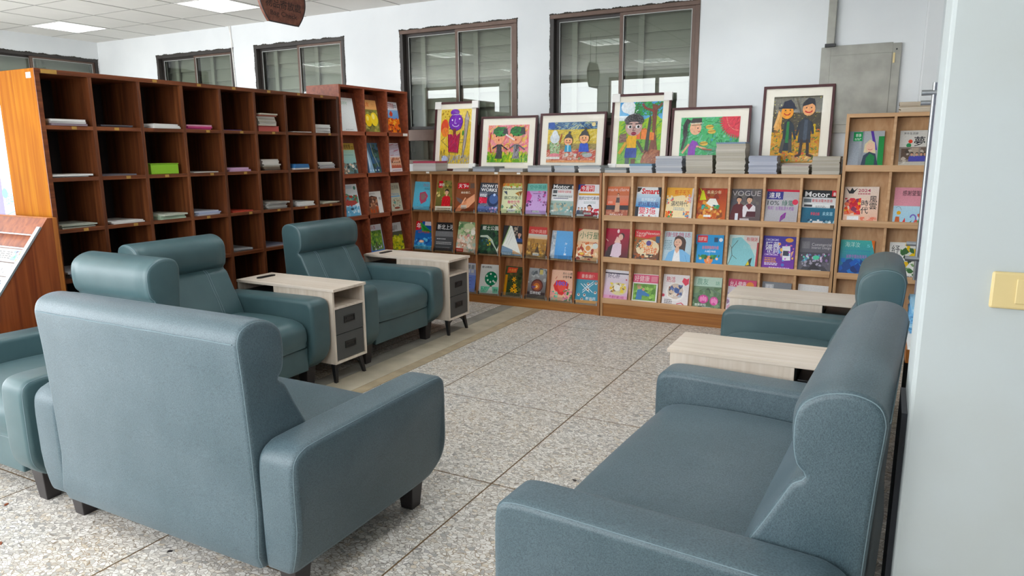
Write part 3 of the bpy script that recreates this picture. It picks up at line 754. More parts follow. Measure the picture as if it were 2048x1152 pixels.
# ---- newspaper rack at the left, slanted front towards the viewer
root = empty('newspaper_rack', (-4.0, 2.235, 0)); tag(root, 'slanted red-brown newspaper rack with steel rods at the left edge', 'newspaper rack')
WR = 1.1
side = [(-0.02, 0), (-0.02, 1.08), (-0.045, 1.08), (-0.50, 0.47), (-0.50, 0)]
for x in (-0.022, -WR): MB().prism(side, x, x + 0.022, 'yz').build('side_panel', 'rack_wood', root)
MB().box(-WR, 0, -0.02, 0.006, 0, 1.08).build('back_panel', 'rack_edge', root, bevel=0.002)
dirv = Vector((0, -0.455, -0.61)).normalized(); nrm = Vector((0, -0.61, 0.455)).normalized(); p0 = Vector((0, -0.045, 1.08))
def slab(name, s0, s1, d0, d1, x0, x1, mat):
    a = p0 + dirv * s0; b = p0 + dirv * s1
    MB().hexa([(x0, *(a + nrm * d0).yz), (x1, *(a + nrm * d0).yz), (x1, *(b + nrm * d0).yz), (x0, *(b + nrm * d0).yz)],
              [(x0, *(a + nrm * d1).yz), (x1, *(a + nrm * d1).yz), (x1, *(b + nrm * d1).yz), (x0, *(b + nrm * d1).yz)]).build(name, mat, root)
slab('front_board', 0.0, 0.74, -0.04, -0.028, -WR + 0.022, -0.022, 'rack_wood')
slab('header_board', 0.0, 0.10, -0.028, -0.006, -WR + 0.022, -0.022, 'rack_wood')
slab('edge_rail', 0.06, 0.74, 0.0, 0.010, -0.028, 0.004, 'steel_soft'); slab('edge_rail', 0.06, 0.74, 0.0, 0.010, -WR - 0.004, -WR + 0.028, 'steel_soft')
for k in range(8):
    q = p0 + dirv * (0.11 + k * 0.083) + nrm * 0.004
    MB().tube([(-WR + 0.01, q.y, q.z), (-0.01, q.y, q.z)], 0.005, 8).build('rod', 'chrome', root, smooth=60)

# ================================================================== PRINTED SURFACES
TXT = {}
def text2d(s, bold):
    k = (s, bold)
    if k not in TXT:
        c = bpy.data.curves.new('tmp', 'FONT'); c.body = s; c.resolution_u = 2; c.offset = bold; c.fill_mode = 'FRONT'
        o = bpy.data.objects.new('tmp', c); me = o.to_mesh()
        vs = [(v.co.x, v.co.y) for v in me.vertices]; fs = [tuple(p.vertices) for p in me.polygons]
        o.to_mesh_clear(); bpy.data.objects.remove(o); bpy.data.curves.remove(c)
        TXT[k] = (vs, fs, min(v[0] for v in vs), max(v[0] for v in vs))
    return TXT[k]
class Cv:
    """flat print: inks laid one over another on a sheet w x h (metres), coordinates 0..1"""
    def __init__(s, w, h, fine=False): s.fine = fine; s.w, s.h = w, h; s.v = []; s.f = []; s.c = []; s.k = 0
    def _add(s, pts, cols, faces=None):
        s.k += 1; d = -0.0003 - s.k * 1.4e-5; n = len(s.v)
        s.v += [((min(1, max(0, x)) - 0.5) * s.w, d, min(1, max(0, y)) * s.h) for x, y in pts]
        for f in (faces or [tuple(range(len(pts)))]):
            s.f.append(tuple(n + i for i in f)); s.c.append([cols[i] for i in f] if isinstance(cols, list) else cols)
        return s
    def r(s, x0, y0, x1, y1, c, c2=None):
        a, b = viv(hx(c)), viv(hx(c2 or c)); return s._add([(x0, y0), (x1, y0), (x1, y1), (x0, y1)], [a, a, b, b])
    def e(s, cx, cy, rx, c, ry=None, n=14, c2=None):
        ry = ry if ry is not None else rx * s.w / s.h
        return s._add([(cx + rx * cos(2 * pi * i / n), cy + ry * sin(2 * pi * i / n)) for i in range(n)], viv(hx(c)))
    def p(s, pts, c): return s._add(pts, viv(hx(c)))
    def l(s, pts, wd, c):
        a = s.w / s.h
        for (x0, y0), (x1, y1) in zip(pts, pts[1:]):
            dx, dy = x1 - x0, (y1 - y0) / a; q = math.hypot(dx, dy) or 1; nx, ny = -dy / q * wd / 2, dx / q * wd / 2 * a
            ex, ey = dx / q * wd * 0.3, dy / q * wd * 0.3 * a
            s._add([(x0 + nx - ex, y0 + ny - ey), (x0 - nx - ex, y0 - ny - ey), (x1 - nx + ex, y1 - ny + ey), (x1 + nx + ex, y1 + ny + ey)], viv(hx(c)))
        return s
    def arc(s, cx, cy, rx, ry, a0, a1, wd, c, n=10):
        return s.l([(cx + rx * cos(radians(a0 + (a1 - a0) * i / n)), cy + ry * sin(radians(a0 + (a1 - a0) * i / n))) for i in range(n + 1)], wd, c)
    def t(s, x, y, txt, h, c, w=None, bold=0.012):
        if any(ord(a) > 0x2e80 for a in txt): bold = min(bold, 0.007)
        vs, fs, x0, x1 = text2d(txt, bold); sy = h / 0.76; sx = sy * s.h / s.w
        if w: sx = w / max(1e-4, x1 - x0)
        return s._add([(x + (a - x0) * sx, y + b * sy) for a, b in vs], viv(hx(c)), fs)
    def tl(s, seed, x0, y0, x1, n, dy, c):   # lines of small type
        q = random.Random(seed)
        for i in range(n):
            x = x0
            while x < x1 - 0.02:
                w = min(q.uniform(0.03, 0.09), x1 - x); s.r(x, y0 - i * dy, x + w, y0 - i * dy + dy * 0.5, c); x += w + 0.015
        return s
    def sc(s, seed, n, x0, y0, x1, y1, a, b, cols):
        q = random.Random(seed)
        for i in range(n):
            cx, cy, r = q.uniform(x0, x1), q.uniform(y0, y1), q.uniform(a, b); o = q.uniform(0, 6.28); m = q.choice((5, 6, 7))
            s._add([(min(x1, max(x0, cx + r * q.uniform(0.5, 1.2) * cos(o + 2 * pi * j / m))), min(y1, max(y0, cy + r * q.uniform(0.5, 1.2) * s.w / s.h * sin(o + 2 * pi * j / m)))) for j in range(m)], viv(hx(q.choice(cols))))
        return s
    def st(s, seed, n, x0, y0, x1, y1, ln, ang, wd, cols, da=25):
        q = random.Random(seed)
        if s.fine: n, ln, wd = int(n * 2.2), ln * 0.7, wd * 0.5
        for i in range(n):
            cx, cy = q.uniform(x0, x1), q.uniform(y0, y1); a = radians(ang + q.uniform(-da, da)); k = ln * q.uniform(0.5, 1.2)
            P = [(min(x1, max(x0, cx + t_ * k * cos(a))), min(y1, max(y0, cy + t_ * k * sin(a) * s.w / s.h))) for t_ in (-0.5, 0.5)]
            s.l(P, wd * q.uniform(0.6, 1.3), q.choice(cols))
        return s
    def man(s, x, y, k, hair='2a2020', skin='e3b18f', shirt='345', pants=None):
        """bust or figure, head centre (x,y), k head radius"""
        a = s.w / s.h
        s.p([(x - 2.2 * k, y - 6 * k * a), (x - 2.0 * k, y - 2.4 * k * a), (x - 0.7 * k, y - 1.5 * k * a), (x + 0.7 * k, y - 1.5 * k * a), (x + 2.0 * k, y - 2.4 * k * a), (x + 2.2 * k, y - 6 * k * a)], shirt)
        s.r(x - 0.35 * k, y - 1.8 * k * a, x + 0.35 * k, y - 0.6 * k * a, skin); s.e(x, y + 0.15 * k * a, 1.08 * k, hair); s.e(x, y - 0.15 * k * a, 0.85 * k, skin, 1.0 * k * a)
        s.p([(x - 0.95 * k, y + 0.2 * k * a), (x - 0.3 * k, y + 0.55 * k * a), (x + 0.95 * k, y + 0.25 * k * a), (x + 0.7 * k, y + 1.0 * k * a), (x, y + 1.25 * k * a), (x - 0.7 * k, y + 1.0 * k * a)], hair)
        if k >= 0.06:
            for q in (-1, 1): s.e(x + q * 0.35 * k, y - 0.05 * k * a, 0.09 * k, '2a1c1c')
            s.arc(x, y - 0.5 * k * a, 0.28 * k, 0.16 * k * a, 200, 340, 0.1 * k, 'b04848', 5)
        if pants: s.r(x - 1.3 * k, y - 10 * k * a, x - 0.1 * k, y - 5.9 * k * a, pants); s.r(x + 0.1 * k, y - 10 * k * a, x + 1.3 * k, y - 5.9 * k * a, pants)
        return s
    def build(s, name, parent, mat='print', loc=(0, 0, 0)):
        me = bpy.data.meshes.new(name); me.from_pydata(s.v, [], s.f); me.materials.append(M[mat])
        at = me.color_attributes.new('ink', 'FLOAT_COLOR', 'CORNER'); buf = []
        for f, c in zip(s.f, s.c):
            for i in range(len(f)): buf += (c[i] if isinstance(c, list) else c)
        at.data.foreach_set('color', buf); me.update()
        return inst(me, name, parent, loc)

body_cache = {}
def magazine(draw, label, group, loc, rz, lean, roll=0.0, w=0.205, h=0.275, t=0.006, name='magazine', cat='magazine', sticker=False):
    k = (w, h, t)
    if k not in body_cache:
        b = MB(); b.box(-w / 2 + 0.001, w / 2 - 0.0015, 0.0006, t - 0.0006, 0.001, h - 0.001, mi=1); b.box(-w / 2, w / 2, 0, 0.0006, 0, h); b.box(-w / 2, w / 2, t - 0.0006, t, 0, h); b.box(-w / 2, -w / 2 + 0.001, 0.0006, t - 0.0006, 0, h)
        body_cache[k] = b.mesh('magazine', ['paper_cover', 'pages_white'])
    o = inst(body_cache[k], name, None, loc, (-lean, roll, rz)); o.color = hx('d8d4cc')
    tag(o, label, cat, group)
    c = Cv(w, h); draw(c)
    if sticker: c.r(.34, .05, .66, .115, 'd8d8d6'); c.st(3, 14, .36, .06, .64, .1, .05, 90, .006, ['333'], 1)
    c.build('cover', o)
    return o

# ------------------------------------------------------------------ cover designs
def c_skyblue(c): c.r(0,0,1,1,'58a9c4','6fbdd4').t(.52,.84,'白山',.09,'a05f7c'); c.p([(.36,.6),(.66,.66),(.84,.5),(.74,.3),(.5,.2),(.38,.36)],'b04a64').p([(.42,.56),(.64,.6),(.74,.46),(.6,.34),(.48,.36)],'8f6d6a').sc(4,14,.3,.1,.9,.5,.012,.03,['4a7f95','c76d84']); c.tl(2,.6,.76,.9,2,.04,'47798e')
def c_redcoat(c): c.r(0,0,1,1,'4c4a26','93864a').sc(5,40,.0,.35,1,1,.05,.12,['74793a','b9a957','5a602d','d8c987','8a8a52']).r(.08,.76,.34,.99,'c31d2a').t(.13,.82,'財訊',.08,'fff').man(.62,.62,.12,'20171a','e6b597','c1272e').r(0,0,1,.14,'e9e2ce').tl(1,.1,.05,.9,2,.05,'8b6a4a'); c.st(3,8,.4,.15,.85,.4,.2,80,.02,['8f1820','e04a4a'])
def c_hands(c): c.r(0,0,1,1,'7a3b22','8f5a3c').r(.05,.78,.62,.98,'cf1f2d').t(.1,.82,'天下',.12,'fff').t(.42,.84,'雜誌',.06,'fff').r(.7,.8,.96,.97,'6b564c').t(.25,.62,'與你重逢,',.06,'f6ead6',.5).p([(0,.5),(.3,.42),(.5,.3),(.42,.2),(.1,.36)],'6a5a58').p([(.3,.2),(.62,.44),(1,.62),(1,.36),(.7,.14),(.5,.08)],'e2a27e').p([(0,.0),(.28,.0),(.6,.3),(.5,.36),(.2,.2)],'d98c66'); c.l([(.36,.28),(.5,.46)],.06,'e8b08c').l([(.44,.24),(.6,.42)],.06,'d08a64'); c.r(.3,.1,.6,.22,'c8b9ad').tl(5,.34,.12,.56,2,.04,'7a5a4a')
def c_works(c): c.r(0,0,1,1,'6f7a90','3c4048').sc(3,30,.0,.0,1,.7,.04,.1,['565b66','7d828c','2f323a']).t(.12,.84,'HOW IT',.11,'fff',.8,.03).t(.06,.71,'WORKS',.11,'fff',.8,.03).e(.72,.42,.3,'2c3a5c').e(.74,.46,.22,'4d6699').e(.76,.6,.06,'c8dcff').r(.02,.3,.42,.5,'d6304a').sc(8,8,.05,.28,.42,.5,.03,.06,['e8607a','b01c38']).r(.02,.56,.4,.66,'8a8f9c').tl(2,.05,.58,.38,2,.05,'fff').r(0,0,1,.2,'5d6fa0').sc(9,16,.0,.0,1,.2,.03,.08,['8fa6d8','c9a0c8','3c4a78','a7b7e0'])
def c_butterfly(c): c.r(0,0,1,1,'d9dcae','eef0cf').r(0,.9,1,1,'d3b55e').sc(6,20,0,.85,1,1,.04,.08,['aebf55','e08a4a','c9d68a']).t(.04,.78,'Newtonkids',.09,'2f4a38',.92,.02).p([(.06,.72),(.26,.6),(.22,.74)],'4d5a6a').p([(.78,.72),(.96,.74),(.9,.56)],'8a5a2c').p([(.62,.66),(.78,.72),(.86,.56)],'b98240').t(.12,.47,'鶴諾的復活',.09,'2d4a3a',.8).t(.3,.32,'動物世界',.1,'d3467a',.58,.03).sc(7,20,.0,.0,1,.28,.03,.09,['9dbb8a','c7b8d8','6f9a7a','e6ebd8','7a6a52']); c.l([(.6,.3),(.9,.12)],.02,'7c5a3c').l([(.7,.34),(.85,.2)],.02,'5a3c2a'); c.r(.3,.1,.7,.15,'e9e9e0')
def c_lilac(c): c.r(0,0,1,1,'c9a6d8','c49fd2').r(0,.76,1,1,'7fc0b4').t(.12,.83,'空中英語',.11,'3e8f86',.8,.02).p([(0,.36),(.16,.38),(.26,.6),(.1,.76),(0,.74)],'d2569f').sc(3,10,.02,.24,.3,.46,.04,.07,['8c4a8e','5a3a6a','b86aa8']).sc(4,14,.55,.42,.95,.76,.04,.08,['c4559c','8a5a96','6a4a70','d97ab8']).sc(5,10,.7,.24,1,.44,.03,.06,['6f4a78','a8669c']).tl(1,.3,.66,.7,1,.04,'6a4a78').r(.3,.08,.62,.12,'7a5a8c')
def c_motor1(c): c.r(0,0,1,1,'e9eaea').r(0,.84,1,1,'2e3134').t(.05,.86,'Motor',.13,'fff',.7,.015).t(.85,.86,'8',.1,'fff').t(.28,.72,'新車發表 試駕特集',.07,'c9283a',.56).r(.06,.7,.24,.8,'5b6066').r(.04,.58,.92,.66,'cfd2d4').r(.05,.6,.22,.64,'333').tl(4,.3,.6,.9,2,.03,'777').r(.1,.53,.75,.55,'333a66').r(0,0,1,.46,'6fa0a4','a7bdb4').sc(5,18,.0,.12,1,.4,.05,.12,['7d8f86','b7b39c','5d8a90','98aca4']).r(.0,.0,1,.12,'b7c9c6').sc(6,12,.05,.04,.95,.2,.03,.07,['e4e4de','c9c0b4'])
def c_weekly(c): c.r(0,0,1,1,'e3e3ea','f0eff2').p([(0,1),(.3,1),(0,.8)],'2f4f9c').r(.1,.78,.7,.97,'cf2a34').t(.14,.81,'今周刊',.13,'fff',.52,.02).r(.05,.66,.95,.72,'d9a33c').t(.06,.52,'我的Z世代革命',.09,'23304e',.88,.02).tl(4,.3,.44,.8,2,.04,'9aa').man(.56,.28,.09,'2a1c1c','d8a07e','a03040').sc(5,10,.62,.02,.98,.26,.06,.1,['b92d3c','d23c4a','8c1f2c']); [c.man(x,.24,.04,'333','d8a892',q) for x,q in ((.1,'444a66'),(.24,'666'),(.38,'8a4a4a'))]
def c_sunsetsea(c): c.r(0,0,1,1,'2a6fb0','1d4f9a').p([(0,1),(.34,1),(.3,.7),(0,.66)],'c9252f').t(.06,.76,'年',.16,'fff').p([(.2,1),(.95,.62),(.4,.62)],'3d9a4a').p([(.34,.86),(.95,.62),(.5,.66)],'2c7a3a').r(.5,.86,1,1,'d8d0d6').t(.18,.58,'山海經典',.08,'a83a3c',.62,.03).sc(6,40,0,0,1,.5,.03,.1,['3f8fce','2b62a8','65b4dc','1f4c90']).e(.42,.28,.14,'e0a08a',.05).e(.42,.28,.08,'f6d8b4',.03).r(0,0,1,.14,'4aa0c4').sc(7,12,0,0,1,.14,.03,.07,['7cc4d8','3a86ac'])
def c_blackwhite(c): c.r(0,0,1,1,'3f4042','5a5b5c').r(0,.7,1,1,'1d1f21').t(.08,.76,'新北上河',.15,'eee',.86,.01).r(0,.5,1,.68,'77787a').st(3,20,0,.5,1,.68,.1,90,.01,['8c8d8f','5f6062']).tl(2,.1,.4,.6,1,.05,'ccc').tl(4,.08,.28,.92,2,.055,'bbb').tl(6,.08,.1,.85,1,.05,'888')
def c_floral(c): c.r(0,0,1,1,'cdb6a4','7f9a72').sc(2,60,0,.45,1,1,.05,.13,['8fae7c','d7cfb2','b6c59a','e3dcc8','5f8a5c','c98f92']).sc(3,50,0,0,1,.55,.05,.12,['e4c9b6','d9a890','cfd0c4','b98a72','e8dcd0','9db2a4']).e(.55,.86,.26,'c7d2a6',.1).e(.8,.66,.12,'f0ece0').r(0,0,.4,.12,'c24a3c').tl(2,.05,.04,.36,1,.04,'f3d9cc')
def c_river(c): c.r(0,0,1,1,'20382c','2c4a34').sc(4,40,0,0,1,.95,.05,.14,['2f5238','1a2d25','3a6642','16241f']).p([(.05,.62),(.4,.64),(.66,.5),(.8,.3),(1,.1),(1,.02),(.84,.2),(.6,.42),(.36,.56),(.05,.56)],'b9c4b6').t(.12,.82,'鄉土公園',.12,'e8ede4',.8,.01).sc(5,10,.35,.2,.6,.55,.03,.06,['d6b33c','8a9a3c']).sc(6,14,.1,.3,.5,.55,.03,.06,['1e3a4c','2e5a66']).p([(1,0),(1,.3),(.92,.12)],'e6e2d0')
def c_curl(c): c.r(0,0,1,1,'2b2b2d').man(.8,.72,.1,'2a2322','caa08a','26457c').r(.5,.4,1,.46,'2a2a2c').sc(3,10,.5,.6,.7,1,.04,.09,['8a7a70','a89888']).r(0,0,1,.3,'7f97ad').r(.55,.05,1,.4,'d9b08a').p([(0,.32),(.28,1),(.4,.98),(.62,.6),(.95,.06),(.5,.2)],'e8e9e2').p([(0,.32),(.28,1),(.31,.99),(.05,.34)],'7da05a').l([(.1,.42),(.34,.92)],.012,'6f9c4c').l([(.2,.36),(.42,.8)],.01,'aab4a6').l([(.3,.34),(.5,.7)],.01,'aab4a6').tl(2,.04,.06,.5,2,.04,'d8e2ea')
def c_desert(c): c.r(0,0,1,1,'7a5c34','cf9a52').r(0,.76,1,1,'c9423c').t(.12,.8,'空中英語',.1,'e9b0a4',.8,.01).r(0,.6,1,.76,'d8b48a','c8d0cc').sc(3,40,0,0,1,.5,.04,.12,['a8782f','8a6230','c9a05a','6a4c2a','b98a3c']).st(4,12,.1,.3,.9,.6,.25,90,.02,['5a3c22','7a5228'],10).p([(.38,.05),(.55,.4),(.72,.05)],'4a3826').e(.5,.12,.18,'d9c49a',.03)
def c_plainblue(c): c.r(0,0,1,1,'4f96d6','6fb0e6').r(0,0,.2,1,'b8c2cc').sc(3,14,0,0,.2,1,.03,.08,['d4d8dc','98a6b4']).t(.62,.5,'海',.08,'cfe3f5').tl(4,.64,.4,.7,4,.06,'bcd8f0').r(.62,.14,.72,.2,'dce9f5')
def c_food(c): c.r(0,0,1,1,'dfa77c','e9c9a4').r(0,.62,1,1,'e3cba8').t(.08,.72,'小行星',.18,'5a7a58',.84,.012).sc(3,46,.0,.02,1,.6,.05,.13,['e8c49a','d2703c','f0dcc0','b8502c','d8b080','eed6b6','a03828']).e(.5,.4,.16,'e9dcc8').e(.5,.4,.11,'cf8a4c').e(.25,.2,.13,'b8321c',.06).e(.25,.21,.1,'e8c05a',.04).e(.8,.48,.12,'d9e0d8').tl(5,.2,.56,.8,1,.04,'b8603c').r(.3,.1,.75,.15,'5a4238').p([(0,1),(.2,1),(0,.9)],'d04a3c')
def c_squares(c): c.r(0,0,1,1,'6f86cc','b9c0e0').r(.2,.78,.98,.98,'cfd2d6'); [c.r(x,.8,x+.16,.94,'8f96a0') for x in (.24,.46,.68)]; [c.r(x,.66,x+.16,.76,'e4e6ea') for x in (.24,.46,.68)]; c.r(0,.0,1,.58,'7288d0'); [c.l([(.15,y),(.4,y-.02),(.75,y)],.02,'3c4a8c') for y in (.5,.38,.26,.16)]
def c_tree(c): c.r(0,0,1,1,'dfe2dc','e8e9e6').t(.08,.88,'藝術觀點',.06,'333',.5).p([(.52,.2),(.58,.36),(.64,.36),(.66,.2)],'5a3c34').e(.58,.52,.32,'16805a').sc(3,12,.34,.36,.84,.7,.02,.03,['0c4a3a']); [c.e(x,y,.045,'e6efe6') for x,y in ((.55,.68),(.78,.6),(.7,.44),(.42,.46),(.56,.4),(.36,.6),(.78,.4))]; c.r(.1,.02,.98,.24,'7ecfae'); c.p([(.4,.02),(.58,.24),(.66,.24),(.72,.02)],'dfe2dc'); c.sc(5,12,.1,.02,.4,.24,.02,.05,['4aa884','a8dcc4']); c.t(.76,.08,'樹林',.09,'2c4a3c',.2)
def c_lily(c): c.r(0,0,1,1,'2b3a1c','3a4526').sc(2,40,0,0,1,1,.05,.12,['33491f','4a5a2a','1d2a14','5a4a28','6a6230']); c.p([(.1,.76),(.64,.8),(.7,.96),(.14,.96)],'d0482c').t(.18,.82,'大自然',.09,'e8a85a',.44).r(.02,0,.16,.7,'c98a2c')
def c_lily2(c):
    c_lily(c)
    for cx, cy in ((.55,.56),(.62,.34),(.5,.2),(.7,.18)):
        for k in range(6):
            a = k * 1.047; c.p([(cx, cy), (cx + .06 * cos(a - .5), cy + .045 * sin(a - .5)), (cx + .17 * cos(a), cy + .12 * sin(a)), (cx + .06 * cos(a + .5), cy + .045 * sin(a + .5))], R.choice(('f0a81c', 'e8941a', 'f7bf3a')))
        c.e(cx, cy, .03, '8a5a14')
def c_orb(c): c.r(0,0,1,1,'4a3a38','a9acae').sc(2,24,0,.5,1,1,.06,.14,['9aa0a2','7f868a','b9bcbc','5f666c']).r(.6,.8,.78,.96,'cfc07a').e(.52,.42,.34,'5a3430').e(.52,.42,.27,'8a4a3a').e(.5,.4,.17,'c8743a').e(.5,.39,.07,'f4cf8a').p([(.3,.3),(.5,.4),(.2,.4)],'6a4a7c').r(0,0,1,.2,'3a2c2c').t(.16,.14,'亞洲世紀',.08,'eee',.6,.02)
def c_peach(c): c.r(0,0,1,1,'eab79c','f0c3aa').t(.5,.86,'天使心苗',.07,'3a2a28',.44).t(.52,.75,'好營養●',.07,'3a2a28',.4).p([(.12,.48),(.25,.66),(.6,.68),(.82,.56),(.8,.36),(.56,.18),(.4,.2),(.2,.34)],'d93a34').p([(.3,.56),(.5,.62),(.72,.5),(.66,.34),(.46,.28),(.34,.4)],'e8564a').t(.24,.5,'1001',.14,'6a5ac8',.5,.03).sc(4,20,0,0,.36,.3,.04,.08,['5fb49a','e8a0a0','8fd0b0']).sc(5,26,.6,.0,1,.4,.04,.08,['5a9a5c','e07a9a','3c7a4a','f0b0b8']).l([(.2,.7),(.26,.78)],.02,'c0382c')
def c_grid(c): c.r(0,0,1,1,'3a8aa6','4a9ab2').r(0,.76,1,1,'cf3238').t(.2,.82,'書香遠傳',.1,'f0c8c0',.6,.01); [c.l([(.2+d,.62),(.6+d,.36)],.025,'e6eef2') for d in (0,.14)]; [c.l([(.3,.34+d),(.75,.64+d)],.025,'e6eef2') for d in (0,.07)]; [c.e(x,y,.06,'e9dcd2') for x,y in ((.52,.62),(.52,.44),(.86,.66),(.86,.36),(.14,.26),(.4,.26),(.3,.12),(.7,.12))]; [c.e(x,y+.012,.032,'5a3a3a') for x,y in ((.52,.62),(.52,.44),(.86,.66),(.86,.36),(.14,.26),(.4,.26),(.3,.12),(.7,.12))]; c.t(.46,.12,'新住民',.08,'e6f0f4',.44).r(0,0,1,.09,'e09a34')
def c_claire(c): c.r(0,0,1,1,'8a5a4a','d87a54').r(0,.42,1,.72,'d9674a','cf8a72').r(0,.28,1,.42,'39343a').r(0,0,1,.28,'a8604c').sc(3,20,0,0,1,.28,.04,.1,['b87a62','8a4a3c','c98a70']).t(.03,.86,'marie claire',.11,'eedfd8',.94,.0).p([(.4,.22),(.42,.6),(.48,.72),(.56,.72),(.6,.6),(.62,.22)],'c9a088').p([(.42,.5),(.44,.66),(.58,.66),(.6,.5)],'5a4a4c').e(.51,.76,.05,'3a2a28').e(.51,.75,.035,'d8a888').t(.2,.1,'BEAUTY',.06,'e8d8d0',.6).tl(3,.08,.52,.3,2,.04,'e9c8b8').r(.28,.02,.66,.06,'d8c8c0')
def c_smart(c): c.r(0,0,1,1,'e6e7ea','eceef0').r(.0,.38,1,.8,'2f86c4','d0e2ee').p([(.85,1),(1,1),(1,.7),(.95,.72)],'1c1c22').t(.2,.8,'Smart',.17,'d22a34',.72,.035).p([(0,.98),(.2,.98),(.12,.86),(.02,.84)],'3a3228').t(.22,.58,'股海翻倍術',.08,'e4eef6',.6,.02).t(.1,.42,'把30萬存股',.12,'3a2a6a',.84,.03).t(.16,.2,'變3億',.18,'d62c48',.7,.05).r(0,0,.14,.4,'2a2c34').sc(3,12,.1,.02,.9,.16,.03,.06,['c8ccd4','b03a4a','8a94a4']).r(.3,.02,.62,.07,'777')
def c_school(c): c.r(0,0,1,1,'e8a64a','ecb04c').p([(.0,.06),(.9,.0),(.94,.72),(.6,.78),(.04,.7)],'f2dfb4').t(.3,.8,'親子天下',.12,'d8682c',.56,.015).t(.2,.46,'選校時代',.13,'3a3a40',.62,.02).tl(3,.3,.38,.72,2,.05,'8fa6b4').sc(4,16,.02,.5,.3,.76,.03,.06,['d96a6a','5f9ac0','f0c87a','e8e2d0']).sc(5,18,.7,.5,.98,.8,.03,.07,['e0a0b0','c8b4d0','e8a06a']).sc(6,22,.02,.0,.3,.3,.04,.08,['d9442c','e8843c','4a9a5c']).sc(7,16,.68,.02,.95,.3,.04,.07,['d85a4a','6a8ab0','e8c07a']).p([(.9,.05),(1,.02),(1,1),(.94,.98)],'d8d4d0')
def c_cartoon(c): c.r(0,0,1,1,'c8622c','a33c24').sc(3,36,.0,.1,1,1,.06,.14,['b8482a','d8843c','8a3420','e0a04a','9a5a2c','c87038']).p([(.3,.56),(.42,.7),(.62,.7),(.74,.52),(.5,.46)],'f0ede4').sc(4,14,.15,.38,.85,.52,.05,.09,['3f8a5c','4aa89c','6ab05a','2c6a70']).p([(.06,.64),(.3,.66),(.18,.94),(.12,.92)],'d2d83a').l([(.12,.9),(.06,1)],.03,'d2d83a').sc(5,24,.1,.12,.9,.4,.05,.1,['c87a3c','e0a458','8a4a24','d8923c']).r(.25,.16,.5,.22,'eee').r(0,0,1,.1,'e0b040').t(.1,.02,'大家來考古',.07,'c03a2a',.8,.03).t(.3,.84,'未來少年',.09,'f0d8b0',.5).e(.5,.4,.05,'f0e0c0')
def c_vogue(c): c.r(0,0,1,1,'5a4a4a','5f5c60').sc(3,20,0,.5,1,1,.08,.16,['66605f','54525a','6c6662']).t(.04,.8,'VOGUE',.16,'c9c4c4',.92,-.004).man(.28,.7,.09,'1c1618','dcae92','5c2228').man(.62,.7,.1,'1c1618','e0b498','ded8dc').p([(.5,.54),(.62,.4),(.74,.54),(.66,.58),(.58,.58)],'6a2a34').p([(.0,.2),(.1,.52),(.4,.5),(.46,.0),(0,0)],'5a2228').p([(.52,.2),(.56,.36),(.84,.36),(.84,.2)],'4a1c26').r(.18,.04,.28,.3,'d8dce4').r(.34,.1,.64,.16,'b9aeb0').st(4,12,.02,0,.98,.06,.05,90,.012,['c8a0a0','8a5a5a'],5)
def c_feather(c): c.r(0,0,1,1,'a9a6ac','c2c0c6').r(0,.94,1,1,'cf2c48').r(.02,.72,.52,.94,'3a3a8c').t(.08,.77,'遠見',.13,'fff',.36,.01).t(.06,.56,'10%',.13,'3c4444',.36,.006).t(.5,.56,'綠電',.13,'3c6a5a',.36,.006).t(.08,.43,'夠用？台灣能源大考驗',.09,'8a4aa0',.8,.01).e(.9,.66,.09,'d8405c').p([(.48,.1),(.5,.26),(.62,.36),(.66,.36),(.64,.22),(.52,.12)],'8a2c96').l([(.48,.04),(.6,.3)],.012,'3a8a4a').r(.36,.02,.7,.06,'666')
def c_motor2(c): c.r(0,0,1,1,'1c5470','2f7a96').r(0,.52,1,.82,'dadcde').r(0,.8,1,1,'26282b').t(.06,.82,'Motor',.15,'fff',.72,.015).r(.84,.84,.98,1,'c8303c').t(.88,.86,'8',.1,'fff').r(.04,.66,.26,.76,'6a7076').t(.28,.68,'最強油電休旅車',.07,'c22a38',.6).r(.02,.56,.98,.62,'e8eaea').r(.06,.54,.3,.6,'3a3c40').tl(3,.4,.56,.7,2,.03,'888').r(.82,.52,.94,.6,'444').t(.28,.32,'新春企劃',.07,'d8485a',.26).t(.62,.32,'未來車',.09,'a8d4e4',.3).sc(4,24,.2,.02,1,.2,.03,.07,['dfe6e8','8ab0c0','5a8aa0','14405a']).r(.36,.1,.66,.16,'dcdcdc')
def c_crimson(c): c.r(0,0,1,1,'3a0f18','b0163c').sc(3,16,0,0,.5,.3,.1,.2,['2a1014','4a1820']).p([(.2,.14),(.3,.46),(.5,.6),(.7,.52),(.72,.2),(.6,.1)],'dcc6d4').p([(.04,.0),(.14,.4),(.34,.52),(.28,.2),(.2,0)],'2c1216').e(.68,.78,.12,'3a1c1a').e(.64,.74,.1,'e2b8a8',.1).p([(.38,.56),(.48,.76),(.6,.68),(.66,.56)],'e8c4b8').l([(.12,.6),(.04,.66)],.03,'e4b8ac').e(.52,.92,.05,'f0d8dc',.06).r(.3,.02,.62,.07,'dcc')
